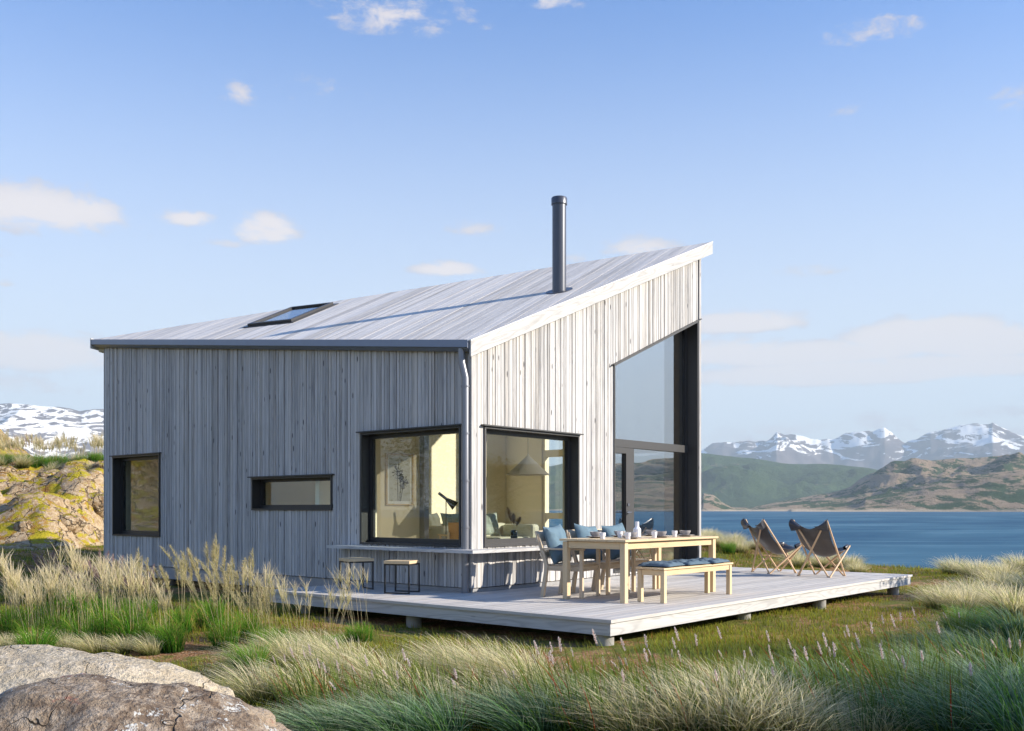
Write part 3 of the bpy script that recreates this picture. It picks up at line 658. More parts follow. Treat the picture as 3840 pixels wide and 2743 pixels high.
for (x,y,w) in ((.20,-1.98,'front white cup nearest the table corner'),(.36,-2.24,'white cup at the front edge, left of the first plate'),(.84,-1.80,'white cup half hidden behind the front bowl'),(1.02,-2.20,'white cup right of the bottle'),(1.68,-2.10,'white cup between the middle and far bowls')):
    if c0 is None: c=c0=cup()
    else: c=copy_tree(c0,(0,0,0))
    c.location=(x,y,TZ); tag(c,w,'cup','white cups on the table')
mb=MB(); mb.lathe([(0,0),(.045,0),(.050,.004),(.050,.108),(.046,.118),(.030,.135),(.026,.143),(.026,.205),(.022,.207),(0,.207)],(0,0,0),14); bt=mb.build('bottle',M_WHITE,None); bt.location=(.90,-2.02,TZ); tag(bt,'white faceted bottle standing among the cups on the table','bottle')
# folding sling chairs looking at the lake (local: faces +X)
def sling_chair():
    t=thing('sling_chair','brown leather butterfly chair on beech legs, the one nearer the front deck edge','lounge chair',(0,0,0),0,'leather butterfly chairs on the deck')
    w=.265; A=Vector((-.27,w,0)); B=Vector((-.27,-w,0)); C=Vector((.27,w,0)); D=Vector((.27,-w,0))
    TL=Vector((-.40,.30,.93)); TR=Vector((-.40,-.30,.93)); SL=Vector((.36,.30,.50)); SR=Vector((.36,-.30,.50))
    J=lambda p,q,k:p+(q-p)*k
    off=Vector((.012,0,0)); oy=Vector((0,.012,0)); k=.5
    sticks=[(TL+off,B+off),(TR-off,A-off),(TL+oy,C+oy),(TR-oy,D-oy),(A+oy*2.4,SL+oy),(B-oy*2.4,SR-oy),(C+off,SR+off),(D-off,SL-off)]
    for p,q in sticks:
        mb=MB(); mb.tube([p+(q-p)*0.0,p+(q-p)*.5,q],[.0135,.0165,.0135],10,random.random()); mb.build('leg',M_BEECH,t,smooth=True)
    for P in (A,B,C,D,):
        mb=MB(); mb.box(P.x-.022,P.x+.022,P.y-.018,P.y+.018,.0,.016); mb.build('foot_joint',M_HANDLE,t)
    n=22; mb=MB(); G=[]; cen0=edge0=Vector((-.405,0,.955))
    for i in range(n+1):
        s=i/n; row=[]
        # side edge curve (s 0 top .. 1 front), and centre sag
        ex=Vector((0,0,0)); top=Vector((-.405,0,.955)); fr=Vector((.385,0,.515)); lowc=Vector((-.02,0,.20))
        cen=(1-s)**2*top+2*s*(1-s)*Vector((-.02,0,-.04))+s**2*fr
        edge=(1-s)**2*top+2*s*(1-s)*Vector((-.06,0,.18))+s**2*fr
        hw=.325-.05*math.sin(math.pi*s)**.8
        dip=.17
        for j in range(n+1):
            q=-1+2*j/n; a=q*q
            p=cen*(1-a)+edge*a; p=Vector((p.x,q*hw,p.z)); p.z-=dip*(1-abs(q)**1.6)*( (1 if s<.3 else 0)*(1-s/.3)+ (1 if s>.8 else 0)*(s-.8)/.2*.4)
            row.append(p)
        G.append(row)
    for i in range(n):
        for j in range(n): mb.face([G[i][j],G[i][j+1],G[i+1][j+1],G[i+1][j]])
    o=mb.build('sling',M_LEATH,t,smooth=True); sd=o.modifiers.new('thick','SOLIDIFY'); sd.thickness=.006
    # corner pockets that cap the frame tips
    for sy in (-1,1):
        mb=MB(); F=[]
        for i in range(9):
            row=[]
            for j in range(9):
                q=sy*(.38+.62*j/8); aq=q*q; top=cen0*(1-aq)+edge0*aq; base=Vector((top.x,q*.325,top.z-.17*(1-abs(q)**1.6)))
                w_=((abs(q)-.38)/.62)**.8; k=i/8; d=.20*w_*k
                row.append(base+Vector((-.045*math.sin(math.pi*min(1,k*1.15))-.012, sy*.020*w_*math.sin(math.pi*k*.9), -d+.012*math.sin(math.pi*k))))
            F.append(row)
        for i in range(8):
            for j in range(8): mb.face([F[i][j],F[i][j+1],F[i+1][j+1],F[i+1][j]])
        mb.face([F[i][8] for i in range(9)]+[G[2][n if sy>0 else 0]],(0,0,1))
        o=mb.build('corner_pocket',M_LEATH2,t,smooth=True); sd=o.modifiers.new('thick','SOLIDIFY'); sd.thickness=.005
        P=SL if sy>0 else SR; mb=MB(); mb.lathe([(.040,-.12),(.042,-.06),(.036,-.01),(.02,.015),(0,.018)],(0,0,0),14); M2=Matrix.Translation(P+Vector((.0,-sy*.02,.0)))@Vector((.9,0,.3)).to_track_quat('Z','Y').to_matrix().to_4x4(); mb.v=[tuple(M2@Vector((v[0]*.7,v[1],v[2]))) for v in mb.v]
        o=mb.build('corner_pocket',M_LEATH2,t,smooth=True)
    return t
sc_=sling_chair(); sc_.location=(6.21,-2.21,0); sc_.rotation_euler=(0,0,math.radians(-6))
copy_tree(sc_,(6.53,-1.21,0),math.radians(-33),'brown leather butterfly chair on beech legs, the one nearer the cabin')
# ------------------------------------------------------------------ inside the cabin
FZ=.12
sf=thing('sofa','low cream sofa along the back wall seen through the corner windows','sofa',(4.15,3.75,FZ))
mb=MB(); mb.box(-1.35,1.35,-.50,.50,.06,.34); mb.build('base',M_CREAM,sf,bevel=.04)
for i in (0,1): 
    mb=MB(); mb.box(-1.12+i*1.12,-.005+i*1.12,-.49,.30,.345,.46); mb.build('seat_pad',M_CREAM,sf,bevel=.045)
mb=MB(); mb.box(-1.35,1.35,.31,.53,.345,.72); mb.build('backrest',M_CREAM,sf,bevel=.06)
for x in (-1.36,1.14):
    mb=MB(); mb.box(x,x+.24,-.51,.30,.345,.70); mb.build('armrest',M_CREAM,sf,bevel=.06)
for i,(x,rz,m,lab) in enumerate(((-.95,.3,M_CREAM,'cream throw pillow at the left end of the sofa'),(-.45,-.2,M_SAGE,'sage green throw pillow left of the sofa middle'),(.05,.15,M_CREAM,'pale square throw pillow in the middle of the sofa'),(.55,-.25,M_SAGE,'grey green throw pillow at the right end of the sofa'))):
    o=pillow_mesh(.24,.24,.08,.1,False,9+i,flat=.9).build('throw_pillow',m,None,smooth=True); o.matrix_world=Matrix.Translation((4.15+x,3.88,FZ+.70))@Matrix.Rotation(rz,4,'Z')@Matrix.Rotation(math.radians(72),4,'X'); tag(o,lab,'pillow')
fl=thing('floor_lamp','slim black floor lamp with a tilted conical shade behind the corner window','floor lamp',(2.35,2.75,FZ))
mb=MB(); mb.lathe([(0,0),(.11,0),(.11,.012),(0,.018)],(0,0,0),24); mb.build('base',M_STEEL,fl)
mb=MB(); mb.tube([(0,0,.015),(0.0,0,1.18)],.008,8); mb.build('stem',M_STEEL,fl)
mb=MB(); M2=Matrix.Translation((0,0,1.17))@Matrix.Rotation(math.radians(-49.7),4,'Z')@Matrix.Rotation(math.radians(128),4,'Y'); mb.lathe([(0,-.16),(.024,-.16),(.024,0),(.085,.20),(.080,.20),(.02,.0)],(0,0,0),20); mb.v=[tuple(M2@Vector(v)) for v in mb.v]; mb.build('shade',M_STEEL,fl)
pn=thing('pendant_lamp','wide white conical pendant lamp hanging behind the right corner window','pendant lamp',(3.38,1.8,1.70))
mb=MB(); mb.lathe([(.375,0),(.37,.004),(.012,.335),(.010,.36),(.004,.36),(.004,.34),(.36,.004)],(0,0,0),40); mb.build('shade',M_CURT,pn)
mb=MB(); mb.tube([(0,0,.35),(0,0,roofz(3.38,1.8)-TH-1.71)],.004,6); mb.build('cord',M_STEEL,pn)
pc=thing('picture','tall framed botanical print of dried seed heads on the plywood wall','picture',(1.97,3.498,1.62))
mb=MB()
for (x0,x1,z0,z1) in ((-.315,.315,-.44,-.415),(-.315,.315,.415,.44),(-.315,-.29,-.415,.415),(.29,.315,-.415,.415)): mb.box(x0,x1,-.03,0,z0,z1,(1,0,0),.4)
mb.build('frame',M_OAK,pc)
m,N=mat('print_paper'); o_=OBJ(N); sp=N.new('ShaderNodeSeparateXYZ'); N.put(sp.inputs[0],o_); a1=N.math('LESS_THAN',N.math('ABSOLUTE',sp.outputs[0]),.245); a2=N.math('LESS_THAN',N.math('ABSOLUTE',sp.outputs[2]),.37)
inn=N.math('MULTIPLY',a1,a2); gr=N.mix(N.noise(N.mapv(o_,(1,1,1)),6,5,.7),(.42,.42,.36),(.66,.65,.56)); c=N.mix(inn,(.80,.80,.74),gr); finish(N,principled(N,c,.8)); M_PRINT=m
mb=MB(); mb.box(-.29,.29,-.012,-.006,-.415,.415); paper=mb.build('print',M_PRINT,pc)
mb=MB(); R=random.Random(5); M_INK=simple('print_ink',(.07,.05,.045),.8)
for (hx,hz_,rr,bx_) in ((-.06,.14,.13,-.04),(.09,-.04,.12,.02),(.03,.05,.07,.0)):
    mb.bar((bx_,-.0145,-.37),(hx,-.0145,hz_),.010,.002,0,(0,1,0))
    for k in range(46):
        a=R.uniform(0,6.283); q=rr*R.uniform(.45,1); e=(hx+q*math.cos(a),-.0145,hz_+q*math.sin(a)); mb.bar((hx,-.0145,hz_),e,.0022,.002,0,(0,1,0)); mb.box(e[0]-.006,e[0]+.006,-.0155,-.0135,e[2]-.006,e[2]+.006)
mb.build('flower_drawing',M_INK,pc)
def easy_chair(loc,rz,label):
    t=thing('easy_chair',label,'chair',loc,rz)
    mb=MB(); 
    for i in range(12):
        a0,a1=[-.9+1.8*k/12 for k in (i,i+1)]; f=lambda a:(.27*math.sin(a),.26*math.cos(a))
        (x0,y0),(x1,y1)=f(a0),f(a1)
        mb.hexa([Vector(p) for p in ((x0,y0,.50),(x1,y1,.50),(x1*1.1,y1*1.1,.50),(x0*1.1,y0*1.1,.50),(x0*1.1,y0*1.12,.78),(x1*1.1,y1*1.12,.78),(x1*1.2,y1*1.22,.78),(x0*1.2,y0*1.22,.78))],(1,0,0),.2)
    mb.build('backrest',M_TAN,t,smooth=True)
    mb=MB(); mb.box(-.27,.27,-.27,.24,.36,.43); mb.build('seat',M_TAN,t,bevel=.03)
    for x in (-.27,.27):
        for y in (-.24,.24): 
            mb=MB(); mb.tube([(x,y,0),(x*.95,y,.56 if y<0 else .62)],.019,10,.3); mb.build('leg',M_OAK,t,smooth=True)
        mb=MB(); mb.box(x-.03,x+.03,-.29,.24,.56,.585,(0,1,0),.4); mb.build('armrest',M_OAK,t,bevel=.01)
    return t
easy_chair((2.05,2.15,FZ),math.radians(150),'low wooden easy chair with tan leather seat behind the corner window')
easy_chair((3.85,1.15,FZ),math.radians(170),'tan leather chair standing just inside the glass door')
dt=thing('side_table','small round table carrying a vase behind the right corner window','side table',(2.95,1.75,FZ))
mb=MB(); mb.lathe([(0,.45),(.24,.45),(.25,.46),(.25,.475),(0,.475)],(0,0,0),28); mb.build('tabletop',M_OAK,dt)
for k in range(3):
    a=k*2.094; mb=MB(); mb.tube([(.2*math.cos(a),.2*math.sin(a),0),(.1*math.cos(a),.1*math.sin(a),.45)],.014,8); mb.build('leg',M_OAK,dt)
vs=thing('vase','dark vase holding dried pampas plumes on the small round table','vase',(2.95,1.75,FZ+.476))
mb=MB(); mb.lathe([(0,0),(.055,0),(.058,.01),(.058,.14),(.045,.165),(.04,.165),(.05,.14),(.05,.02),(0,.02)],(0,0,0),24); mb.build('body',simple('dark_glass_vase',(.02,.025,.025),.15),vs,smooth=True)
M_PAMP=simple('pampas',(.42,.31,.20),.9)
for (dx,dy,h,seed) in ((-.07,.08,.52,1),(.10,-.05,.36,2),(.02,.03,.42,3)):
    R=random.Random(seed); mb=MB(); tip=Vector((dx,dy,h)); mb.tube([(0,0,.12),tip*.9],.0025,5)
    for k in range(420):
        s=R.uniform(.45,1.0); c=Vector((0,0,.12))+(tip-Vector((0,0,.12)))*s; wd_=.05*math.sin(math.pi*min(1,(s-.40)/.62))**.8
        a=R.uniform(0,6.28); d=Vector((math.cos(a)*wd_,math.sin(a)*wd_,.035)); e=c+d; q=Vector((-d.y,d.x,0)); q=q.normalized()*.002 if q.length>0 else Vector((.002,0,0))
        mb.face([c-q,c+q,e+q,e-q])
    mb.build('plume',M_PAMP,vs)
# ------------------------------------------------------------------ terrain
def sstep(a,b,x):
    t=np.clip((x-a)/(b-a),0,1); return t*t*(3-2*t)
def vnoise(x,y,sc,seed=0.0,octv=4):
    f=mnoise.fractal
    return np.array([f(Vector((a*sc+seed,b*sc-seed,seed)),1.0,2.0,octv) for a,b in zip(np.ravel(x),np.ravel(y))]).reshape(np.shape(x))
def smooth_h(r,f):
    """ground height from plain formulas (no noise): r right, f ahead of the eye"""
    h=-0.30+0*r
    h=h-0.05*sstep(2,8,r)*sstep(12,20,f)
    h=h+0.40*sstep(14,22,f)*sstep(-6,-12,r)                     # rises on the far left
    h=h+0.62*sstep(21,28.5,f)*sstep(9.5,4.5,r)*sstep(2,5,r)        # low bank behind the deck
    edge=27.5-1.0*sstep(8,14,r)+6.5*sstep(9.5,5.5,r)+60*sstep(0,-12,r)
    edge=edge+1.2*np.sin(r*.9)+.5*np.sin(r*2.3)
    s=np.maximum(f-edge, (r-26-.25*f))
    h=h-3.0*sstep(0,5.5,s)-3.5*sstep(4,30,s)-0.25*sstep(-3,0,s)
    return h
def rock_h(r,f):
    base=sstep(20.8,26.5,f)*sstep(-0.385*26+1.2,-0.385*26-1.2,r-(f-26)*-.30)
    return base
def ground_z(r,f):
    x,y=W(r,f); return float(smooth_h(np.array([r]),np.array([f]))[0]+0.05*mnoise.noise(Vector((x*.5,y*.5,0))))
def grid_mesh(name,X,Y,Z,m,kind='structure',smooth=True,attr=None):
    n0,n1=X.shape; v=np.stack([X,Y,Z],-1).reshape(-1,3).astype(np.float32)
    i=np.arange(n0-1)[:,None]*n1+np.arange(n1-1)[None,:]; q=np.stack([i,i+n1,i+n1+1,i+1],-1).reshape(-1,4)
    me=bpy.data.meshes.new(name); me.vertices.add(len(v)); me.vertices.foreach_set('co',v.ravel()); me.loops.add(q.size); me.loops.foreach_set('vertex_index',q.ravel().astype(np.int32))
    me.polygons.add(len(q)); me.polygons.foreach_set('loop_start',np.arange(0,q.size,4,dtype=np.int32)); me.polygons.foreach_set('use_smooth',np.full(len(q),smooth))
    me.update(calc_edges=True); me.validate(); me.materials.append(m); o=bpy.data.objects.new(name,me); link(o)
    if kind: o['kind']=kind
    return o
# ground material: reddish peat, straw litter and moss green
m,N=mat('peaty_ground'); o_=OBJ(N); n1=N.noise(o_,.55,5,.6); n2=N.noise(o_,3.5,5,.65); n3=N.noise(N.mapv(o_,(1,1,1)),26,4,.7); n4=N.voro(o_,38,out='Distance')
peat=N.mix(N.step(n3,.35,.65),(.16,.060,.018),(.42,.23,.11)); peat=N.mix(N.step(N.noise(o_,60,2,.5),.56,.66),peat,(.50,.38,.27))
moss=N.mix(n3,(.06,.075,.015),(.19,.19,.035))
c=N.mix(N.step(N.math('ADD',N.math('MULTIPLY',n1,.6),N.math('MULTIPLY',n2,.4)),.47,.57),moss,peat)
finish(N,principled(N,c,.95,0,.15,N.bump(N.math('ADD',n3,N.math('MULTIPLY',n4,.6)),.7,.03))); M_GROUND=m
def axis_grid(stops):
    a=[]
    for (p,q,n) in stops: a+=list(np.linspace(p,q,n,endpoint=False))
    return np.array(a+[stops[-1][1]])
rr=axis_grid([(-160,-40,16),(-40,-12,40),(-12,12,150),(12,40,60),(40,90,16)]); ff=axis_grid([(-60,-5,22),(-5,3,16),(3,34,190),(34,60,40),(60,140,16)])
Rg,Fg=np.meshgrid(rr,ff,indexing='ij'); Xg=CX+RT[0]*Rg+FW[0]*Fg; Yg=CY+RT[1]*Rg+FW[1]*Fg
Zg=smooth_h(Rg,Fg); nzv=np.array([mnoise.noise(Vector((a*.5,b*.5,0))) for a,b in zip(Xg.ravel(),Yg.ravel())]).reshape(Xg.shape); nz3=np.array([mnoise.noise(Vector((a*3.1,b*3.1,5))) for a,b in zip(Xg.ravel(),Yg.ravel())]).reshape(Xg.shape)
Zg=Zg+.05*nzv+.012*nz3
grid_mesh('ground',Xg,Yg,Zg,M_GROUND)
# lake
m,N=mat('lake_water'); o_=OBJ(N); ds=N.noise(N.mapv(o_,(.9,.9,1)),1.0,3,.6); big=N.noise(N.mapv(o_,(.010,.032,1),rot=(0,0,-.9)),1.0,4,.6)
hgt=N.math('ADD',N.math('MULTIPLY',ds,.5),N.math('MULTIPLY',N.noise(N.mapv(o_,(.22,.22,1)),1.0,3,.6),1.4))
st_=N.noise(N.cam(o_,.02,.16,1),1.0,5,.65); c=N.mix(N.step(big,.35,.7),(.022,.080,.140),(.055,.145,.205)); c=N.mix(N.math('MULTIPLY',N.step(st_,.50,.72),.6),c,(.12,.24,.30))  # pale streaks painted into the water colour in place of ripple reflections
dif=N.new('ShaderNodeBsdfDiffuse'); N.put(dif.inputs[0],c)
gl_=N.new('ShaderNodeBsdfGlossy'); gl_.inputs['Roughness'].default_value=.22; bn_=N.bump(hgt,1.0,.55); N.put(gl_.inputs['Normal'],bn_); gl_.inputs[0].default_value=(.75,.88,1,1)
x=N.new('ShaderNodeMixShader'); N.put(x.inputs[0],N.math('ADD',.12,N.math('MULTIPLY',N.step(big,.56,.72),.16))); N.l.new(dif.outputs[0],x.inputs[1]); N.l.new(gl_.outputs[0],x.inputs[2]); finish(N,x.outputs[0])
mb=MB(); S_=30000; mb.face([(-S_,-S_,-2.7),(S_,-S_,-2.7),(S_,S_,-2.7),(-S_,S_,-2.7)]); wt=mb.build('lake_water',m); wt['kind']='structure'
# mountains as relief in polar coordinates round the bay
def relief(name,prof,d0,d1,m,amp,sc,seed,na=420,nr=56,shape=1.0,base=-5,jag=0.0,rg=.25):
    pa=np.array([math.atan((p[0]-1920)/3680) if len(p)==2 else math.radians(p[0]) for p in prof])
    ph=np.array([ (1911-p[1])/3680/math.hypot(1,(p[0]-1920)/3680) if len(p)==2 else p[1] for p in prof])   # tan(elevation)
    lo_,hi_=math.atan(-2000/3680),math.atan(2000/3680); dens=lambda v: np.where((v>lo_)&(v<hi_),5.0,1.0); fine=np.linspace(pa[0],pa[-1],8000); cdf=np.cumsum(dens(fine)); cdf=(cdf-cdf[0])/(cdf[-1]-cdf[0]); A=np.interp(np.linspace(0,1,na),cdf,fine); Hc=np.interp(A,pa,ph)*d1+CZ
    T=np.linspace(0,1.35,nr); AA,TT=np.meshgrid(A,T,indexing='ij'); D=d0+(d1-d0)*TT
    Rr=D*np.sin(AA); Ff=D*np.cos(AA); X=CX+RT[0]*Rr+FW[0]*Ff; Y=CY+RT[1]*Rr+FW[1]*Ff
    nse=vnoise(X,Y,sc,seed,6); rid=1-np.abs(vnoise(X,Y,sc*.45,seed+9,5))*1.6
    up=np.clip(TT,0,1)**shape; up=np.where(TT>1,1-(TT-1)*1.3,up)
    env=np.sin(math.pi*np.clip(TT,0,1))
    H=base+(Hc[:,None]-base)*(up*(1-rg*env)+rg*env*up*rid)+amp*nse*(env+.06)*np.clip((Hc[:,None]-base)/150,.15,1)
    H=np.where(TT==0,base-4,H)
    if jag: H=H+jag*vnoise(X,Y,sc*5,seed+3,4)*np.exp(-((TT-1)/.12)**2)
    return grid_mesh(name,X,Y,H,m)
def hill_mat(name,g1,g2,r1,r2,thr,sc,shore=None,sc2=3.0):
    m,N=mat(name); o_=OBJ(N); geo=N.new('ShaderNodeNewGeometry'); nrm_=N.new('ShaderNodeSeparateXYZ'); N.put(nrm_.inputs[0],geo.outputs['Normal'])
    pos=N.new('ShaderNodeSeparateXYZ'); N.put(pos.inputs[0],geo.outputs['Position'])
    st=N.cam(o_,sc,sc*.4,sc*2.2); a=N.noise(st,1.0,8,.66,.6); b=N.noise(N.cam(o_,sc*sc2*3,sc*sc2,sc*sc2*5),1.0,6,.75); d=N.noise(N.cam(o_,sc*.35,sc*.15,sc*.8),1.0,3,.5)
    g=N.mix(b,g1,g2); r=N.mix(b,r1,r2); v=N.math('ADD',N.math('MULTIPLY',a,.55),N.math('ADD',N.math('MULTIPLY',b,.2),N.math('MULTIPLY',d,.25)))
    c=N.mix(N.step(v,thr-.03,thr+.03),g,r)
    if shore: c=N.mix(N.math('SUBTRACT',1.0,N.step(N.math('ADD',pos.outputs[2],N.math('MULTIPLY',a,-10)),-6.5,-2.0)),c,shore)
    finish(N,principled(N,c,.95,0,.1,N.bump(b,1.0,9.0))); return m
M_HG=hill_mat('forested_slope',(.012,.036,.018),(.085,.13,.045),(.13,.11,.07),(.20,.16,.10),.60,.010,(.42,.32,.22))
M_HB=hill_mat('heath_and_rock',(.025,.055,.022),(.06,.11,.035),(.20,.12,.065),(.60,.46,.32),.50,.026,(.62,.50,.36))
def snow_mat(name,cover,sc,stretch=(1,1,1)):
    m,N=mat(name); o_=OBJ(N); geo=N.new('ShaderNodeNewGeometry'); pos=N.new('ShaderNodeSeparateXYZ'); N.put(pos.inputs[0],geo.outputs['Position'])
    st=N.cam(o_,sc,sc*.25,sc*stretch[2]); a=N.noise(st,1.0,7,.62,1.4); b=N.noise(N.cam(o_,sc*.35,sc*.1,sc*.5),1.0,3,.5); k=N.noise(N.cam(o_,sc*4,sc,sc*6),1.0,4,.6)
    v=N.math('ADD',N.math('MULTIPLY',a,.72),N.math('MULTIPLY',b,.28)); v=N.math('ADD',v,N.math('MULTIPLY',N.step(pos.outputs[2],120,750),.10))
    s=N.step(v,cover-.012,cover+.012); rock=N.mix(k,(.085,.07,.08),(.17,.135,.13)); c=N.mix(s,rock,(.90,.88,.84))
    finish(N,principled(N,c,.9,0,.1)); return m
M_SN1=snow_mat('snow_patched_rock',.615,.0050,(1,1,1.9)); M_SN2=snow_mat('snow_covered_rock',.575,.0085,(1,1,2.6))
k1=lambda L:[(2580+x/1.8048,1500+y/1.8048) for x,y in L]
relief('snowy_mountains',[(1750,1790),(2200,1740),(2480,1700)]+k1([(80,350),(130,318),(170,298),(240,278),(320,284),(400,268),(460,275),(530,272),(565,238),(600,202),(630,214),(680,226),(720,232),(780,244),(860,256),(900,268),(950,258),(985,262),(1030,236),(1070,221),(1120,210),(1180,206),(1260,206),(1300,192),(1330,190),(1365,214),(1400,242),(1440,270),(1470,292),(1510,272),(1560,252),(1600,225),(1640,206),(1690,204),(1750,190),(1830,165),(1900,156),(1980,158),(2040,152),(2060,143),(2100,165),(2140,190),(2200,220),(2270,242)])+[(3900,1660),(4100,1690),(4500,1640),(5200,1700),(6500,1740),(70.0,.04,0),(95.0,.055,0),(120.0,.03,0)],7200,9200,M_SN1,150,.0011,3,na=900,nr=56,shape=.85,jag=22,rg=.45)
relief('snowy_mountains',[(-75.0,.03,0),(-50.0,.09,0),(-900,1600),(-500,1560),(-200,1530),(0,1509),(40,1507),(100,1512),(150,1520),(215,1522),(260,1528),(300,1539),(340,1531),(390,1530),(600,1500),(900,1560),(1500,1700)],4800,6500,M_SN2,110,.0014,21,na=420,nr=60,shape=.8,rg=.4)
relief('forested_hill',[(1500,1850),(2200,1720)]+k1([(80,357),(140,362),(200,370),(300,380),(420,394),(520,408),(640,428),(720,434),(800,436),(880,432),(950,432),(1050,438),(1150,447),(1230,456),(1290,470),(1400,520),(1500,560)])+[(3600,1830),(4200,1850)],3300,4300,M_HG,60,.0035,5,na=420,nr=60,shape=.75)
relief('heath_hill',k1([(-400,735),(80,690),(100,628),(170,640),(230,690),(300,728),(420,734),(480,718),(560,700),(650,682),(720,668),(800,656),(880,640),(950,630),(1030,612),(1100,588),(1135,560),(1160,540),(1210,512),(1270,488),(1350,455),(1440,430),(1520,415),(1600,410),(1700,402),(1800,396),(1900,394),(2000,388),(2080,378),(2180,372),(2274,374)])+[(3900,1700),(4150,1690),(4500,1720),(5000,1700),(5800,1740),(7500,1700),(65.0,.05,0),(85.0,.045,0),(105.0,.03,0),(125.0,.02,0)],2000,2800,M_HB,46,.0055,13,na=620,nr=80,shape=.62)
relief('wooded_headland',k1([(700,738),(900,730),(1060,722),(1140,700),(1200,660),(1350,640),(1500,600),(1650,560),(1850,520),(2000,500),(2274,470)])+[(3900,1770),(4400,1760),(5200,1780),(7000,1760),(75.0,.03,0),(110.0,.015,0)],1700,2050,M_HB,18,.010,31,na=520,nr=50,shape=.8)
# ------------------------------------------------------------------ grasses
LW=np.array([-U[0],U[1]])                 # the wind blows towards the left of the view
def blade_mat(name,stops,var=0.5,trans=0.45,alt=None,altp=0.12,rough=.6):
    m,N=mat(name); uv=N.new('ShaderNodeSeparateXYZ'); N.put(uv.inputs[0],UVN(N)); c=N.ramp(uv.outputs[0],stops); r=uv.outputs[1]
    if alt: c=N.mix(N.math('MULTIPLY',N.math('LESS_THAN',r,altp),N.step(uv.outputs[0],.05,.4)),c,alt)
    hs=N.new('ShaderNodeHueSaturation'); N.put(hs.inputs['Color'],c); N.put(hs.inputs['Value'],N.math('ADD',1-var/2,N.math('MULTIPLY',N.math('FRACT',N.math('MULTIPLY',r,13.7)),var)))
    N.put(hs.inputs['Hue'],N.math('ADD',.49,N.math('MULTIPLY',N.math('FRACT',N.math('MULTIPLY',r,31.3)),.02)))
    d=N.new('ShaderNodeBsdfDiffuse'); N.put(d.inputs[0],hs.outputs[0]); t=N.new('ShaderNodeBsdfTranslucent'); N.put(t.inputs[0],hs.outputs[0])
    x=N.new('ShaderNodeMixShader'); x.inputs[0].default_value=trans; N.l.new(d.outputs[0],x.inputs[1]); N.l.new(t.outputs[0],x.inputs[2]); finish(N,x.outputs[0]); return m
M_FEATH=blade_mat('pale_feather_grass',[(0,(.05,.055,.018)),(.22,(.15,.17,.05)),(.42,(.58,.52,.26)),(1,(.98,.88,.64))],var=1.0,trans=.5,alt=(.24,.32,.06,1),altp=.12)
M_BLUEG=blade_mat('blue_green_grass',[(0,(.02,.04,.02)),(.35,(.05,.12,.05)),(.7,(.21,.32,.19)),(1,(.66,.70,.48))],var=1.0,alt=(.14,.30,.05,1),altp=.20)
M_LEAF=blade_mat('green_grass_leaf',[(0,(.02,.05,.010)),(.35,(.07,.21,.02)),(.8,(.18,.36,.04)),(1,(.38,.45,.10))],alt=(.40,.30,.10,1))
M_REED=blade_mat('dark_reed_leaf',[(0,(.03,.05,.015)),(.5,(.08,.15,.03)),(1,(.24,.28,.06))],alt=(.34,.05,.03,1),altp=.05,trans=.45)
M_PLUME=blade_mat('straw_plume',[(0,(.42,.40,.18)),(.5,(.72,.62,.38)),(1,(.92,.80,.58))],var=.4,trans=.55)
M_PURP=blade_mat('purple_plume',[(0,(.20,.22,.08)),(.5,(.44,.28,.30)),(1,(.66,.46,.48))],var=.5)
M_SPIKE=blade_mat('pink_spikelet',[(0,(.62,.42,.38)),(.5,(.84,.74,.70)),(1,(.96,.92,.88))],var=.3)
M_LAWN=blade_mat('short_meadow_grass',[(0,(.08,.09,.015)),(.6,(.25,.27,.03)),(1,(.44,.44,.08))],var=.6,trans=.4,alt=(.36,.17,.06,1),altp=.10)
M_TWIG=blade_mat('rusty_stalks',[(0,(.08,.04,.015)),(1,(.22,.13,.07))],var=.5)
def blades(name,P,H,D,w,m,k=4,curve=1.8,droop=0.0,taper=.7,width_dir=None,seedr=None):
    """P (n,3) roots, H (n) heights, D (n,2) sideways travel of the tip, w (n) or scalar width"""
    n=len(P); R=np.random.default_rng(n+int(H.sum()*10)%999); t=np.linspace(0,1,k+1)
    L=np.hypot(D[:,0],D[:,1])+1e-6; a=R.uniform(0,2*np.pi,n) if width_dir is None else width_dir
    S=np.stack([np.cos(a),np.sin(a),0*a],-1)
    w=np.broadcast_to(np.asarray(w,float),(n,))
    pos=P[:,None,:]+np.zeros((n,k+1,3)); tc=t[None,:]
    pos[:,:,0]+=D[:,0:1]*tc**curve; pos[:,:,1]+=D[:,1:2]*tc**curve; pos[:,:,2]+=H[:,None]*(tc-droop*tc**3)
    ww=w[:,None]*np.maximum((1-tc)**taper,.12)*.5
    A=pos-S[:,None,:]*ww[...,None]; B=pos+S[:,None,:]*ww[...,None]
    V=np.stack([A,B],2).reshape(-1,3)                 # (n,k+1,2)
    base=np.arange(n)[:,None]*(2*(k+1))+np.arange(k)[None,:]*2
    Q=np.stack([base,base+1,base+3,base+2],-1).reshape(-1,4)
    rnd=R.uniform(0,1,n) if seedr is None else seedr
    tt=np.stack([t[:-1],t[:-1],t[1:],t[1:]],-1); uvu=np.broadcast_to(tt[None],(n,k,4)).reshape(-1); uvv=np.repeat(rnd,k*4)
    return V,Q,np.stack([uvu,uvv],-1)
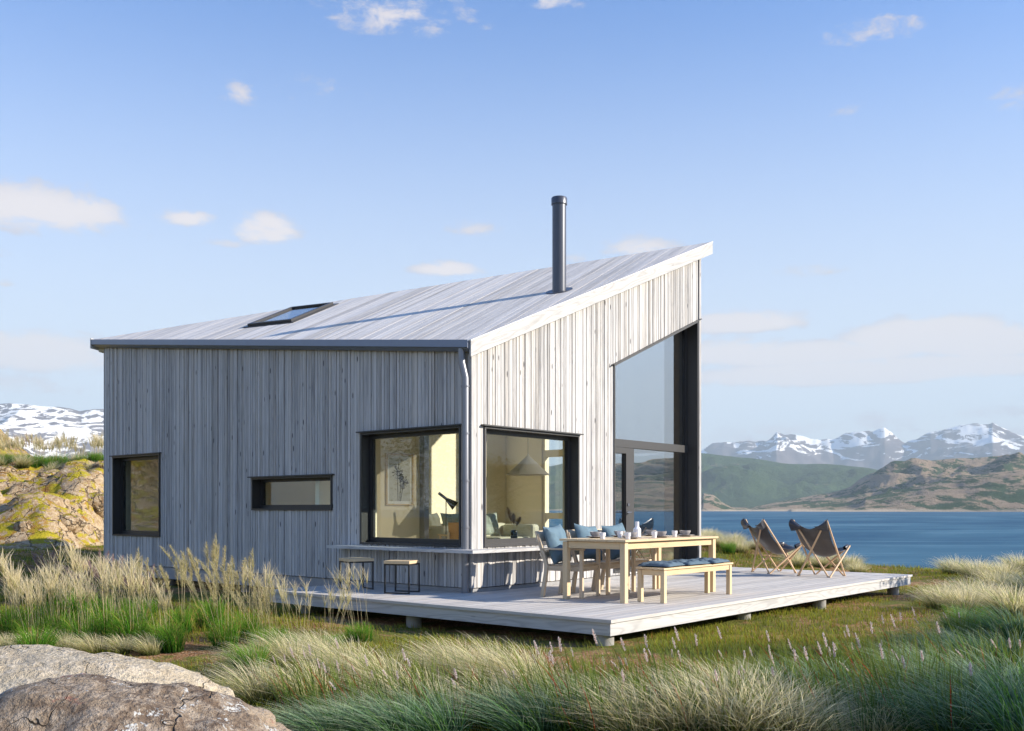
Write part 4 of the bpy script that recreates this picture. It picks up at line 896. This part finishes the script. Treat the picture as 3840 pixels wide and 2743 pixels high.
def raw_mesh(name,parts,m):
    V=np.concatenate([p[0] for p in parts]); off=0; Q=[];
    for p in parts: Q.append(p[1]+off); off+=len(p[0])
    Q=np.concatenate(Q); UVs=np.concatenate([p[2] for p in parts])
    me=bpy.data.meshes.new(name); me.vertices.add(len(V)); me.vertices.foreach_set('co',V.astype(np.float32).ravel()); me.loops.add(Q.size); me.loops.foreach_set('vertex_index',Q.ravel().astype(np.int32))
    me.polygons.add(len(Q)); me.polygons.foreach_set('loop_start',np.arange(0,Q.size,4,dtype=np.int32)); me.update(calc_edges=True)
    uv=me.uv_layers.new(name='UVMap'); uv.data.foreach_set('uv',UVs.astype(np.float32).ravel()); me.materials.append(m); return me
def mobj(name,me,parent=None):
    o=bpy.data.objects.new(name,me); return link(o,parent)
def tuft_mesh(name,n,rad,h0,h1,spread,wind,w,m,seed,curve=1.7,droop=.25,k=5):
    R=np.random.default_rng(seed); a=R.uniform(0,2*np.pi,n); r=rad*np.sqrt(R.uniform(0,1,n)); P=np.stack([r*np.cos(a),r*np.sin(a),np.full(n,-.03)],-1)
    H=R.uniform(h0,h1,n); sp=spread*(r/rad)*R.uniform(.5,1.2,n)+R.uniform(0,.35,n)*spread; a2=a+R.normal(0,.5,n)
    D=np.stack([np.cos(a2)*sp+LW[0]*wind*R.uniform(.4,1.3,n),np.sin(a2)*sp+LW[1]*wind*R.uniform(.4,1.3,n)],-1)
    H=H*(1-.28*np.clip(sp/spread,0,1.3)); return raw_mesh(name,[blades(name,P,H,D,w,m,k,curve,droop)],m)
def place_set(protos,spots,group,cat,namer,par=None):
    """protos: list of root objects; first spots use the protos themselves"""
    out=[]
    for i,(x,y,z,s,rz,lab) in enumerate(spots):
        k=i%len(protos)
        if i<len(protos): o=protos[k]; o.location=(x,y,z); o.rotation_euler=(0,0,rz); o.scale=(s,s,s)
        else: o=copy_tree(protos[k],(x,y,z),rz,None,s)
        tag(o,lab,cat,group,'thing'); out.append(o)
    return out
def spot(px,py,s,lab,dz=0,f=None,R=random):
    """stands on the ground where the sight line through photo point (px,py) meets it"""
    if f is None:
        f=6.0; best=None
        for q in np.arange(3.0,60,.05):
            z=float(smooth_h(np.array([(px-1920)/3680*q]),np.array([q]))[0]); yy=1911+(CZ-z)/q*3680
            if yy<=py: f=q; break
    r=(px-1920)/3680*f; x,y=W(r,f); return (x,y,ground_z(r,f)+dz,s,R.uniform(-.35,.35),lab)
D2F=3840/2273
RS=random.Random(31)
# pale feather grass ------------------------------------------------
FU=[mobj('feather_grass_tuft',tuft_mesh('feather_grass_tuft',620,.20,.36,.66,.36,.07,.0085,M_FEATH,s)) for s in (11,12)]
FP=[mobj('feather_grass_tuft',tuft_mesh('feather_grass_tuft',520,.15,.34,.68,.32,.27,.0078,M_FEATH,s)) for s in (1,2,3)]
D=lambda L,lab:[spot(x*D2F,y*D2F,s*RS.uniform(.9,1.1),lab,R=RS) for x,y,s in L]
LF='pale feathery grass tuft bending left in the foreground meadow'
LS='pale feathery grass tuft on the lake side of the deck'
LR='pale feathery grass tuft at the right edge beside the meadow'
LB='low pale feathery grass tuft growing behind the boulders'
sp=D([(575,1560,.9),(640,1480,.85),(705,1470,.8),(770,1500,1.0),(850,1530,1.0),(1010,1515,.95),(1090,1520,1.0),(1170,1540,1.05),(1240,1590,.95),(930,1600,.9),(1090,1612,.95),(560,1495,.7),(690,1560,.95)],LF)
sp+=D([(1560,1592,.9),(1650,1618,1.0),(1405,1655,1.05),(1500,1650,1.0),(1330,1610,.85),(1720,1600,.9)],LF)
sl_=D([(1578,1203,1.1),(1612,1205,1.15),(1650,1206,1.1),(1596,1215,1.0),(1640,1225,1.0),(1690,1212,.95),(1740,1216,1.0),(1560,1212,1.0),(1630,1212,1.1),(1772,1262,.95),(1890,1262,.9),(1945,1250,.85),(1790,1226,.8)],LS)
sl_+=D([(1720,1228,.8),(1755,1242,.85),(1825,1262,.8),(1850,1248,.75),(1905,1272,.75),(1680,1222,.9),(1735,1205,.9),(1565,1200,1.1)],LS)
sl_+=D([(2120,1275,1.15),(2170,1285,1.1),(2225,1290,1.2),(2262,1270,1.2),(2095,1355,1.0),(2140,1362,1.1),(2195,1350,1.15),(2250,1368,1.15),(2290,1330,1.2),(2150,1335,1.0),(2215,1312,1.1)],LR)
sp+=D([(70,1452,.55),(140,1448,.6),(205,1452,.6),(270,1450,.55),(10,1450,.55),(335,1452,.5)],LB)
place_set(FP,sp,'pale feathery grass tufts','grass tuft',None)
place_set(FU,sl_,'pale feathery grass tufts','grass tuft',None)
# blue green grass --------------------------------------------------
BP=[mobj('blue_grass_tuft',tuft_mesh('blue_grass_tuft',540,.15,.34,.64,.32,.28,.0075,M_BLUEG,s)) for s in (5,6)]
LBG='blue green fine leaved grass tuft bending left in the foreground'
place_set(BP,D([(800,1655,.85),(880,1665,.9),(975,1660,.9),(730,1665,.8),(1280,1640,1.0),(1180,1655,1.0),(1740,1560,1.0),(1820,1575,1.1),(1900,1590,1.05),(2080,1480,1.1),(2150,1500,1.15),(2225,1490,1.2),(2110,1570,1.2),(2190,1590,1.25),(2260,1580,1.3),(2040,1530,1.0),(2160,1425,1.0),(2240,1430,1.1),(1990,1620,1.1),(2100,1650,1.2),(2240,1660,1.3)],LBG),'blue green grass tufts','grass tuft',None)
# tall green clumps with plumes ---------------------------------------
def plume_parts(R,base,H,D,length,nb,bl,w,droopy=.5):
    """feathery panicle along the top of a stalk; returns blades parts"""
    n=nb; s=R.uniform(1-length,1.0,n); P=np.stack([base[0]+D[0]*s**1.7,base[1]+D[1]*s**1.7,base[2]+H*s],-1)
    a=R.uniform(0,2*np.pi,n); k=np.sin(np.pi*np.clip((s-(1-length))/length*.9+.08,0,1))**.7*bl*R.uniform(.5,1.15,n)
    DD=np.stack([np.cos(a)*k*.6+LW[0]*k*.35,np.sin(a)*k*.6+LW[1]*k*.35],-1); return blades('p',P,k*.85+.004,DD,w,None,2,1.5,droopy,.35)
def clump(name,seed,nleaf,nstalk,leafh,stalkh,style,lab,wl=.009):
    R=np.random.default_rng(seed); root=thing(name,lab,'tall grass')
    a=R.uniform(0,2*np.pi,nleaf); r=.16*np.sqrt(R.uniform(0,1,nleaf)); P=np.stack([r*np.cos(a),r*np.sin(a),np.full(nleaf,-.03)],-1); H=R.uniform(leafh*.45,leafh,nleaf)
    sp_=R.uniform(.10,.42,nleaf)*leafh; a2=a+R.normal(0,.7,nleaf); DD=np.stack([np.cos(a2)*sp_+LW[0]*.06,np.sin(a2)*sp_+LW[1]*.06],-1)
    lf=mobj('leaves',raw_mesh('leaves',[blades('l',P,H,DD,wl*R.uniform(.5,1.1,nleaf),M_LEAF,6,2.0,.30,.55)],M_LEAF),root)
    st_,pl=[],[]
    for i in range(nstalk):
        a=R.uniform(0,6.283); r=.15*math.sqrt(R.uniform()); b=(r*math.cos(a),r*math.sin(a),-.02); h=stalkh*R.uniform(.72,1.08); l=R.uniform(.04,.46)*stalkh; a2=a+R.normal(0,.6)
        d=(math.cos(a2)*l*.6+LW[0]*l*.5,math.sin(a2)*l*.6+LW[1]*l*.5)
        for ang in (0,1.57): st_.append(blades('s',np.array([b]),np.array([h]),np.array([d]),.0040,M_PLUME,6,1.7,0,.25,np.array([ang])))
        if style=='panicle': pl.append(plume_parts(R,b,h,d,.36,150,.16,.0042))
        elif style=='purple': pl.append(plume_parts(R,b,h,d,.28,190,.07,.0042,.2))
        elif style=='fingers':
            nb=12; s=np.full(nb,.82)+R.uniform(-.05,.05,nb); P=np.stack([b[0]+d[0]*s**1.7,b[1]+d[1]*s**1.7,b[2]+h*s],-1); a3=R.uniform(0,6.283,nb); q=R.uniform(.03,.13,nb); hh=R.uniform(.14,.28,nb)
            pl.append(blades('f',P,hh,np.stack([np.cos(a3)*q+LW[0]*.03,np.sin(a3)*q+LW[1]*.03],-1),.0058,M_PLUME,4,1.3,.1,.3))
    if st_: mobj('stalks',raw_mesh('stalks',st_,M_PLUME),root)
    if pl: mobj('plumes',raw_mesh('plumes',pl,M_PURP if style=='purple' else M_PLUME),root)
    return root
CA=clump('plume_grass_clump',41,420,12,.62,1.12,'panicle','tall grass clump with straw panicles rising in front of the grey wall')
CB=clump('plume_grass_clump',42,480,18,.62,.84,'fingers','tall green grass clump with pale fingered seed heads on the left')
CC=clump('plume_grass_clump',43,380,16,.58,.98,'purple','grass clump with purple plumes beside the left end of the cabin')
def put_clumps(proto,L,lab,group,first=False):
    for i,(px,py,s) in enumerate(L):
        x,y,z,s2,rz,_=spot(px*D2F,py*D2F,s,lab,R=RS)
        if i==0 and first: o=proto; o.location=(x,y,z); o.rotation_euler=(0,0,rz); o.scale=(s2,)*3
        else: o=copy_tree(proto,(x,y,z),rz,None,s2*RS.uniform(.68,1.22))
        tag(o,lab,'tall grass',group)
put_clumps(CA,[(470,1400,1.0),(400,1410,.95),(545,1425,1.0),(590,1450,.9),(300,1400,.85),(500,1440,.85)],'tall grass clump with straw panicles rising in front of the grey wall','straw plumed grasses before the wall',True)
put_clumps(CB,[(20,1435,1.05),(75,1440,1.0),(130,1432,.95),(185,1440,.9),(40,1395,1.0),(240,1425,.9),(300,1440,.85),(360,1440,.8),(105,1390,.95),(170,1385,.95)],'tall green grass clump with pale fingered seed heads on the left','green clumps with pale seed heads',True)
put_clumps(CC,[(225,1370,.85),(290,1360,.8),(170,1350,.85),(330,1365,.7),(120,1345,.8),(255,1395,.75)],'grass clump with purple plumes beside the left end of the cabin','purple plumed grasses',True)
CD=clump('leafy_clump',44,420,12,.42,1.0,'fingers','bright green leafy clump with stiff pale fingers in front of the deck and stools'); x,y,z,_,_,_=spot(800*D2F,1425*D2F,1,'',R=RS); CD.location=(x,y,z); CD.scale=(.80,)*3; CD['category']='tall grass'
CE=clump('leafy_clump',45,520,0,.55,.9,'none','dark green arching leafy clump right of the tall straw plumes'); x,y,z,_,_,_=spot(560*D2F,1500*D2F,1,'',R=RS); CE.location=(x,y,z); CE.scale=(.85,)*3
c=copy_tree(CE,spot(1618*D2F,1228*D2F,1,'',R=RS)[:3],1.0,'bright green leafy clump beside the far end of the cabin deck',.95)
c=copy_tree(CE,spot(2140*D2F,1420*D2F,1,'',R=RS)[:3],2.0,'deep green leafy clump in the shade near the right edge',1.15)
c=copy_tree(CE,spot(380*D2F,1445*D2F,1,'',R=RS)[:3],.4,'fresh green leafy clump behind the big boulder',.8)
c=copy_tree(CE,spot(80*D2F,1460*D2F,1,'',R=RS)[:3],2.4,'fresh green leafy clump at the left edge behind the pale boulder',.9)
for i,(px,py,s_) in enumerate(((615,1432,.75),(668,1446,.7),(560,1425,.8),(735,1440,.6))):
    c=copy_tree(CD,spot(px*D2F,py*D2F,1,'',R=RS)[:3],i*1.4,'small clump with stiff pale fingers along the left front edge of the deck',s_); c['group']='fingered clumps beside the deck edge'
# dark reeds with pink spikes ---------------------------------------------
def reed(seed,nl,ns):
    R=np.random.default_rng(seed); root=thing('reed_clump','dark reddish reed clump with pink flower spikes in the foreground','reed')
    a=R.uniform(0,2*np.pi,nl); r=.30*np.sqrt(R.uniform(0,1,nl)); P=np.stack([r*np.cos(a),r*np.sin(a),np.full(nl,-.03)],-1); H=R.uniform(.25,.72,nl); q=R.uniform(.03,.30,nl)
    DD=np.stack([np.cos(a)*q*.7+LW[0]*.10,np.sin(a)*q*.7+LW[1]*.10],-1); mobj('leaves',raw_mesh('leaves',[blades('l',P,H,DD,.0105*R.uniform(.4,1.15,nl),M_REED,5,1.8,.12,.5)],M_REED),root)
    S,K=[],[]
    for i in range(ns):
        a=R.uniform(0,6.283); r=.30*math.sqrt(R.uniform()); b=(r*math.cos(a),r*math.sin(a),-.02); h=R.uniform(.44,.70); l=R.uniform(.08,.24); d=(LW[0]*l+R.normal(0,.04),LW[1]*l+R.normal(0,.04))
        mobj('stalk',raw_mesh('stalk',[blades('s',np.array([b]),np.array([h]),np.array([d]),.0035,M_TWIG,5,1.6,0,.2,np.array([.8]))],M_TWIG),root)
        n=110; s=R.uniform(.86,1.0,n); P=np.stack([b[0]+d[0]*s**1.6,b[1]+d[1]*s**1.6,b[2]+h*s],-1); an=R.uniform(0,6.283,n); k=.0125*R.uniform(.6,1.2,n)*np.sqrt(np.sin(np.pi*np.clip((s-.83)/.18,.03,.97)))
        mobj('flower_spike',raw_mesh('flower_spike',[blades('k',P,R.uniform(.004,.014,n),np.stack([np.cos(an)*k,np.sin(an)*k],-1),.0062,M_SPIKE,2,1.0,0,.3)],M_SPIKE),root)
    return root
RP=[reed(61,170,3),reed(62,190,2),reed(63,160,3)]
rs=[]
for (x,y,s) in [(700,1590,.75),(790,1600,.8),(900,1590,.75),(640,1560,.65),(1000,1625,.8),(1130,1625,.85),(1230,1600,.8),(1310,1585,.8),(1380,1600,.85),(1450,1620,.9),(1340,1650,.95),(1480,1580,.8),(1560,1590,.85),(1610,1620,.9),(1700,1640,1.0),(1780,1620,1.0),(1800,1560,.85),(1880,1545,.85),(1950,1560,.9),(1960,1610,1.0),(2030,1600,.95),(1870,1640,1.05),(2060,1640,1.05),(1640,1575,.8),(1720,1575,.8),(2180,1550,.95),(2250,1550,1.0),(2010,1500,.8),(1930,1500,.7),(2120,1450,.85),(1260,1640,.9),(1550,1645,1.0),(870,1625,.8),(760,1630,.8)]:
    rs.append(spot(x*D2F,y*D2F,s*RS.uniform(.85,1.1),'dark reddish reed clump with pink flower spikes in the foreground',R=RS))
place_set(RP,rs,'dark reed clumps with pink spikes','reed',None)
# rusty stalks beside the lake
tw=raw_mesh('rusty_stalks',[(lambda R:blades('t',np.stack([R.uniform(-.35,.35,90),R.uniform(-.35,.35,90),np.full(90,-.02)],-1),R.uniform(.2,.55,90),R.normal(0,.08,(90,2)),.007,M_TWIG,3,1.3))(np.random.default_rng(3))],M_TWIG)
t0=mobj('rusty_weed',tw); ws=[spot(x*D2F,y*D2F,s,'rust coloured dry weed clump between the tufts beyond the deck',R=RS) for x,y,s in ((1690,1225,1.1),(1720,1232,.9),(1835,1260,1.0),(1660,1238,.8),(1570,1222,.9))]
place_set([t0],ws,'rusty weeds beyond the deck','weed',None)
# short meadow grass (countless) -----------------------------------------
R=np.random.default_rng(77); nB=210000
f=5.5+ (R.uniform(0,1,nB)**1.35)*26; lat=R.uniform(-.58,.58,nB); r=lat*f; x=CX+RT[0]*r+FW[0]*f; y=CY+RT[1]*r+FW[1]*f
pn_=np.array([mnoise.noise(Vector((a*.75,b*.75,1.5)))+.5*mnoise.noise(Vector((a*2.3,b*2.3,4))) for a,b in zip(x,y)])
keep=(pn_>-.26+.14*R.uniform(-1,1,nB))&~((x>DX0+.15)&(x<DX1-.1)&(y>DY0+.25)&(y<YL))
x,y,r,f,pn_=x[keep],y[keep],r[keep],f[keep],pn_[keep]; z=smooth_h(r,f); ok=z>-1.2; x,y,r,f,z,pn_=x[ok],y[ok],r[ok],f[ok],z[ok],pn_[ok]
z=z+.05*np.array([mnoise.noise(Vector((a*.5,b*.5,0))) for a,b in zip(x,y)]); n=len(x)
o=mobj('meadow_grass',raw_mesh('meadow_grass',[blades('m',np.stack([x,y,z-.01],-1),R.uniform(.035,.095,n)*(1+.5*np.clip(pn_,0,1)),R.normal(0,.022,(n,2))+LW*.012,.0045+f*.00032,M_LAWN,2,1.4)],M_LAWN)); o['kind']='stuff'
# ------------------------------------------------------------------ rocks
def rock_mat(name,c1,c2,c3,moss=0.0,lich=0.3,red=False):
    m,N=mat(name); o_=OBJ(N); geo=N.new('ShaderNodeNewGeometry'); nz_=N.new('ShaderNodeSeparateXYZ'); N.put(nz_.inputs[0],geo.outputs['Normal'])
    a=N.noise(o_,2.2,6,.65,.4); b=N.noise(o_,14,5,.7); d=N.noise(o_,60,4,.7); v=N.voro(o_,30)
    c=N.mix(N.step(a,.38,.62),c1,c2); c=N.mix(N.math('MULTIPLY',N.step(b,.45,.62),.75),c,c3); c=N.mix(N.math('MULTIPLY',N.step(d,.52,.64),.5),c,tuple(x*.30 for x in c1))
    lm=N.math('MULTIPLY',N.step(N.math('ADD',N.math('MULTIPLY',N.noise(o_,5,5,.75,.5),.7),N.math('MULTIPLY',d,.3)),.56,.60),lich); c=N.mix(lm,c,(.62,.62,.60))
    if red:
        rm=N.math('MULTIPLY',N.step(N.noise(N.mapv(o_,(1,1,1),(3.3,1.2,0)),2.4,5,.7,.4),.60,.66),N.step(b,.35,.6)); c=N.mix(N.math('MULTIPLY',rm,.75),c,(.40,.10,.08))
    wob=N.vmath('ADD',o_,N.noise(o_,1.5,4,.6,out=1)).outputs[0]; cr=N.voro(N.mapv(wob,(1,1,1.7)),1.15 if moss>0 else 1.4,feature='DISTANCE_TO_EDGE'); crk=N.math('SUBTRACT',1.0,N.step(cr,.0,.035 if moss>0 else .012)); c=N.mix(N.math('MULTIPLY',crk,N.math('MULTIPLY',N.step(a,.35,.5),.8)),c,(.05,.035,.025))
    if moss>0:
        mm=N.step(N.math('ADD',N.math('MULTIPLY',N.noise(N.mapv(o_,(1.5,1.5,3.0)),1.0,8,.75,.8),1.0),N.math('MULTIPLY',nz_.outputs[2],.16)),.64-moss*.03,.68-moss*.03)
        mc=N.mix(b,(.24,.19,.015),(.52,.44,.03)); mc=N.mix(N.step(a,.45,.62),mc,(.34,.17,.045)); c=N.mix(mm,c,mc)
    h=N.math('ADD',N.math('SUBTRACT',b,N.math('MULTIPLY',crk,1.5)),N.math('ADD',N.math('MULTIPLY',d,.45),N.math('MULTIPLY',v,.25)))
    finish(N,principled(N,c,.9,0,.2,N.bump(h,.9,.05))); return m
M_ROCK1=rock_mat('lichened_granite',(.17,.12,.085),(.40,.31,.22),(.46,.38,.30),lich=.95,red=True)
M_ROCK2=rock_mat('pale_granite',(.50,.41,.29),(.62,.53,.39),(.72,.62,.48),lich=.2)
M_ROCK3=rock_mat('mossy_hillside_rock',(.30,.19,.10),(.46,.34,.21),(.58,.47,.32),moss=1.0,lich=.3)
def boulder(name,loc,rad,m,seed,label=None,cat='boulder',group=None,sub=5,amp=.16,flat=.0,rz=0):
    bm=bmesh.new(); bmesh.ops.create_icosphere(bm,subdivisions=sub,radius=1.0)
    for v in bm.verts:
        p=v.co.copy(); q=p*1.1+Vector((seed,seed*.7,-seed)); n=mnoise.fractal(q,1.0,2.0,4); k=1-abs(mnoise.noise(q*1.7))*1.1
        s_=1+amp*n+amp*.5*(k-.5)+.020*mnoise.fractal(q*6,.9,2.1,4)-.03*max(0,.12-abs(mnoise.noise(q*2.6)))/.12+.035*mnoise.fractal(q*2.7,1,2,3)
        if name!='pebble': 
            c=mnoise.cell(q*1.3)*.0
        p=p*s_; v.co=Vector((p.x*rad[0],p.y*rad[1],p.z*rad[2]))
    me=bpy.data.meshes.new(name); bm.to_mesh(me); bm.free(); me.polygons.foreach_set('use_smooth',[True]*len(me.polygons)); me.materials.append(m)
    o=bpy.data.objects.new(name,me); link(o); o.location=loc; o.rotation_euler=(0,0,rz); tag(o,label,cat,group); return o
ang=-math.atan2(U[1],U[0])
x,y=W(-2.10,4.75); boulder('boulder',(x,y,-.50),(1.18,.85,.80),M_ROCK1,3.1,'big rounded boulder with grey lichen and a red stain, nearest in the lower left corner',sub=6,amp=.10,rz=ang)
x,y=W(-3.05,6.05); boulder('boulder',(x,y,-.45),(1.55,.85,.70),M_ROCK2,8.4,'pale sunlit boulder behind the big lichened one at the left edge',sub=6,amp=.07,rz=ang)
# mossy rocky slope left behind the cabin
SQ=1.16; r1=np.linspace(-44,-7.6,300); f1=np.linspace(14.0,33,220); Rs,Fs=np.meshgrid(r1,f1,indexing='ij'); Xs=CX+(RT[0]*Rs+FW[0]*Fs)*SQ; Ys=CY+(RT[1]*Rs+FW[1]*Fs)*SQ
lim=-9.9-(Fs-21)*.10
side=sstep(0,1.6,lim-Rs+1.0)
prof=.12+.95*sstep(21.0,22.6,Fs)+.75*sstep(23.2,25.0,Fs)+.55*sstep(25.2,27.2,Fs)
ns=np.array([[mnoise.fractal(Vector((a*.55,b*.55,2.0)),1,2,5) for a,b in zip(ra,rb)] for ra,rb in zip(Xs,Ys)])
rg_=np.array([[mnoise.voronoi(Vector((a*.9,b*.9,1.0)))[0][0] for a,b in zip(ra,rb)] for ra,rb in zip(Xs,Ys)])
env=sstep(21,23,Fs)*(1-sstep(27,29,Fs)*.8)
far_l=sstep(-14.8,-20,Rs); prof=prof+far_l*(2.6*sstep(15,20,Fs)+1.2*sstep(20,27,Fs))
env=np.maximum(env if False else sstep(21,23,Fs)*(1-sstep(27,29,Fs)*.8),far_l*sstep(14,17,Fs))
Zs=-.9+(prof+.9)*side+env*side*(.28*ns-.50*(rg_-.35)+.12)
hf=np.array([[mnoise.fractal(Vector((a*2.3,b*2.3,7.0)),.9,2.1,5) for a,b in zip(ra,rb)] for ra,rb in zip(Xs,Ys)]); Zs=Zs+env*side*(.11*hf-.10*(np.abs(hf)<.05))
Zs=Zs*1.06
Zs=np.where(side<.02,-1.5,Zs)
grid_mesh('rocky_slope',Xs,Ys,Zs,M_ROCK3)
def slope_z(r,f):
    i=int(np.clip((r+44)/(36.4)*299,0,299)); j=int(np.clip((f-14)/19*219,0,219)); return float(Zs[i,j])
R=random.Random(9); bl=[(-11.2,23.2,.95,.7),(-12.6,22.4,.75,.6),(-10.4,24.8,.8,.55),(-13.2,24.2,1.0,.6),(-11.9,25.6,.7,.4),(-10.2,22.6,.45,.4),(-14.3,23.0,.9,.7),(-9.9,26.3,.6,.35),(-12.2,21.8,.45,.35),(-13.6,26.4,.7,.35),(-11.0,26.6,.55,.3),(-10.9,21.9,.35,.3),(-15.5,24.5,1.0,.7)]
WHAT=['broad pale boulder in the middle of the mossy slope','squat boulder low on the mossy slope, left of the cabin','boulder near the top of the slope beside the cabin wall','wide grey boulder at the left edge of the mossy slope','flat stone under the slope crest','small stone against the cabin side of the slope','big boulder at the left foot of the slope','flat pale stone on the slope crest next to the cabin','small stone at the foot of the slope in the shade','flat slab at the top left of the slope','small flat slab on the crest among the moss','smallest stone at the slope foot beside the cabin','wide boulder at the far left of the slope']
for i,((r,f,a,h),w) in enumerate(zip(bl,WHAT)):
    x,y=W(r*SQ,f*SQ); boulder('boulder',(x,y,slope_z(r,f)-.08),(a*.75,a*.62,h*.7),M_ROCK3,20+i*1.9,w,'boulder','boulders on the mossy slope',sub=4,amp=.26,rz=R.uniform(0,6))
# grass on top of the slope
for k,(r,f,pr_,sc_l) in enumerate([(-15.2,27.4,CB,1.0),(-14.4,27.8,CA,.95),(-13.7,27.2,CB,1.05),(-13.0,27.9,CB,1.0),(-12.4,27.3,CA,1.0),(-11.8,27.9,CB,1.05),(-11.2,27.4,CB,.95),(-10.7,27.9,CA,.9),(-16.6,27.4,CB,1.0),(-15.8,27.0,CB,.9),(-14.0,26.9,CB,.85),(-12.8,26.9,CB,.85),(-11.5,27.0,CB,.8),(-10.2,27.3,CB,.85),(-15.2,28.2,CC,1.0),(-12.7,28.4,CB,1.0),(-13.6,28.2,CB,1.0),(-11.0,28.4,CB,1.0),(-13.3,28.8,CB,1.1),(-12.1,28.9,CB,1.1),(-14.9,28.9,CB,1.1),(-10.9,29.0,CB,1.1),(-16.0,28.0,CB,1.1),(-11.5,28.6,CC,1.0),(-14.0,28.4,CC,1.0)]):
    x,y=W(r*SQ,f*SQ); c=copy_tree(pr_,(x,y,slope_z(r,f)-.02),k*1.3,'tall pale grass clump on top of the mossy slope',sc_l*1.15); c['group']='grass clumps on the slope crest'
for k,(r,f,sc_l) in enumerate([(-14.8,26.6,.9),(-14.0,26.8,.9),(-13.2,26.5,.9),(-12.5,26.7,.95),(-11.9,26.9,.9),(-11.3,26.5,.8),(-10.5,27.0,.9)]):
    x,y=W(r*SQ,f*SQ); c=copy_tree(FP[k%3],(x,y,slope_z(r,f)-.02),k*1.1,'low straw tuft along the crest of the mossy slope',sc_l*1.2); c['group']='straw tufts on the slope crest'
for k in range(16):
    r=-16.4+k*.42; f=27.3+.5*math.sin(k*2.1); x,y=W(r*SQ,f*SQ); c=copy_tree(CE if k%2 else CB,(x,y,slope_z(r,f)-.03),k*.9,'leafy pale green grass clump along the crest of the mossy slope',1.15+.2*math.sin(k*1.7)); c['group']='leafy clumps on the slope crest'
# ------------------------------------------------------------------ trees outside the picture whose shade and reflections the photo shows
m,N=mat('tree_leaf'); uvn=N.new('ShaderNodeSeparateXYZ'); N.put(uvn.inputs[0],UVN(N)); c=N.mix(uvn.outputs[1],(.035,.075,.018),(.09,.16,.035)); d=N.new('ShaderNodeBsdfDiffuse'); N.put(d.inputs[0],c); t=N.new('ShaderNodeBsdfTranslucent'); N.put(t.inputs[0],c); x_=N.new('ShaderNodeMixShader'); x_.inputs[0].default_value=.3; N.l.new(d.outputs[0],x_.inputs[1]); N.l.new(t.outputs[0],x_.inputs[2]); finish(N,x_.outputs[0]); M_TLEAF=m
M_BARK=simple('bark',(.14,.11,.09),.9,0,.2,.3,9,.4)
def tree(loc,h,cr,lab,seed,n=5200,low=.12):
    R=np.random.default_rng(seed); t=thing('rowan_tree',lab,'tree',loc); mb=MB(); q=random.Random(seed)
    mb.tube([(0,0,-.2),(.05,.03,h*.3),(-.04,.06,h*.6),(.02,0,h*.9)],[.13,.10,.06,.02],10)
    tips=[]
    for k in range(14):
        a=q.uniform(0,6.28); z0=h*q.uniform(.15,.75); L=cr*q.uniform(.5,.95); e=Vector((math.cos(a)*L,math.sin(a)*L,z0+L*.5)); mb.tube([(0,0,z0),e*.5+Vector((0,0,z0*.5)),e],[.045,.03,.01],6); tips.append(e)
    mb.build('trunk',M_BARK,t,smooth=True)
    cc=[]; 
    for k in range(60):
        a=q.uniform(0,6.28); u=q.uniform(-1,1); rr_=q.uniform(.35,1)**.6; s_=math.sqrt(1-u*u); cc.append((math.cos(a)*s_*cr*rr_,math.sin(a)*s_*cr*rr_,h*(low+(1-low)*(.5+.5*u*rr_))))
    cc=np.array(cc); i=R.integers(0,60,n); P=cc[i]+R.normal(0,cr*.16,(n,3)); 
    V,Q,UV_=blades('l',P,R.uniform(-.05,.09,n),R.normal(0,.09,(n,2)),R.uniform(.05,.09,n),M_TLEAF,2,1.0,0,.2)
    mobj('crown',raw_mesh('crown',[(V,Q,UV_)],M_TLEAF),t); return t
x,y=W(8.6,4.6); tree((x,y,-.4),3.3,1.6,'bushy green tree just outside the right edge, shading the foreground',1,n=6000)
x,y=W(9.4,8.4); tree((x,y,-.4),3.1,1.5,'second bushy green tree beyond the right edge of the view',2,n=5000)
x,y=W(12.4,15.2); tree((x,y,-.5),3.2,1.2,'slim young tree right of the far deck corner, outside the view',3,n=4000)
x,y=W(-17.5,11.0); tree((x,y,-.2),5.2,2.7,'wide leafy tree left of the cabin, seen reflected in the window',4,n=12000)
# ------------------------------------------------------------------ air
bm=bmesh.new(); bmesh.ops.create_cube(bm,size=1.0); me=bpy.data.meshes.new('haze'); bm.to_mesh(me); bm.free()
hz_o=bpy.data.objects.new('haze',me); link(hz_o); hz_o['kind']='stuff'; hz_o.location=(0,0,690); hz_o.scale=(26000,26000,1420)
m=bpy.data.materials.new('haze_air'); m.use_nodes=True; m.node_tree.nodes.clear(); N=NT(m.node_tree); v=N.new('ShaderNodeVolumePrincipled'); v.inputs['Color'].default_value=(.72,.88,1.0,1); v.inputs['Density'].default_value=9.5e-5; v.inputs['Anisotropy'].default_value=0.0
o=N.new('ShaderNodeOutputMaterial'); N.l.new(v.outputs[0],o.inputs['Volume']); me.materials.append(m)
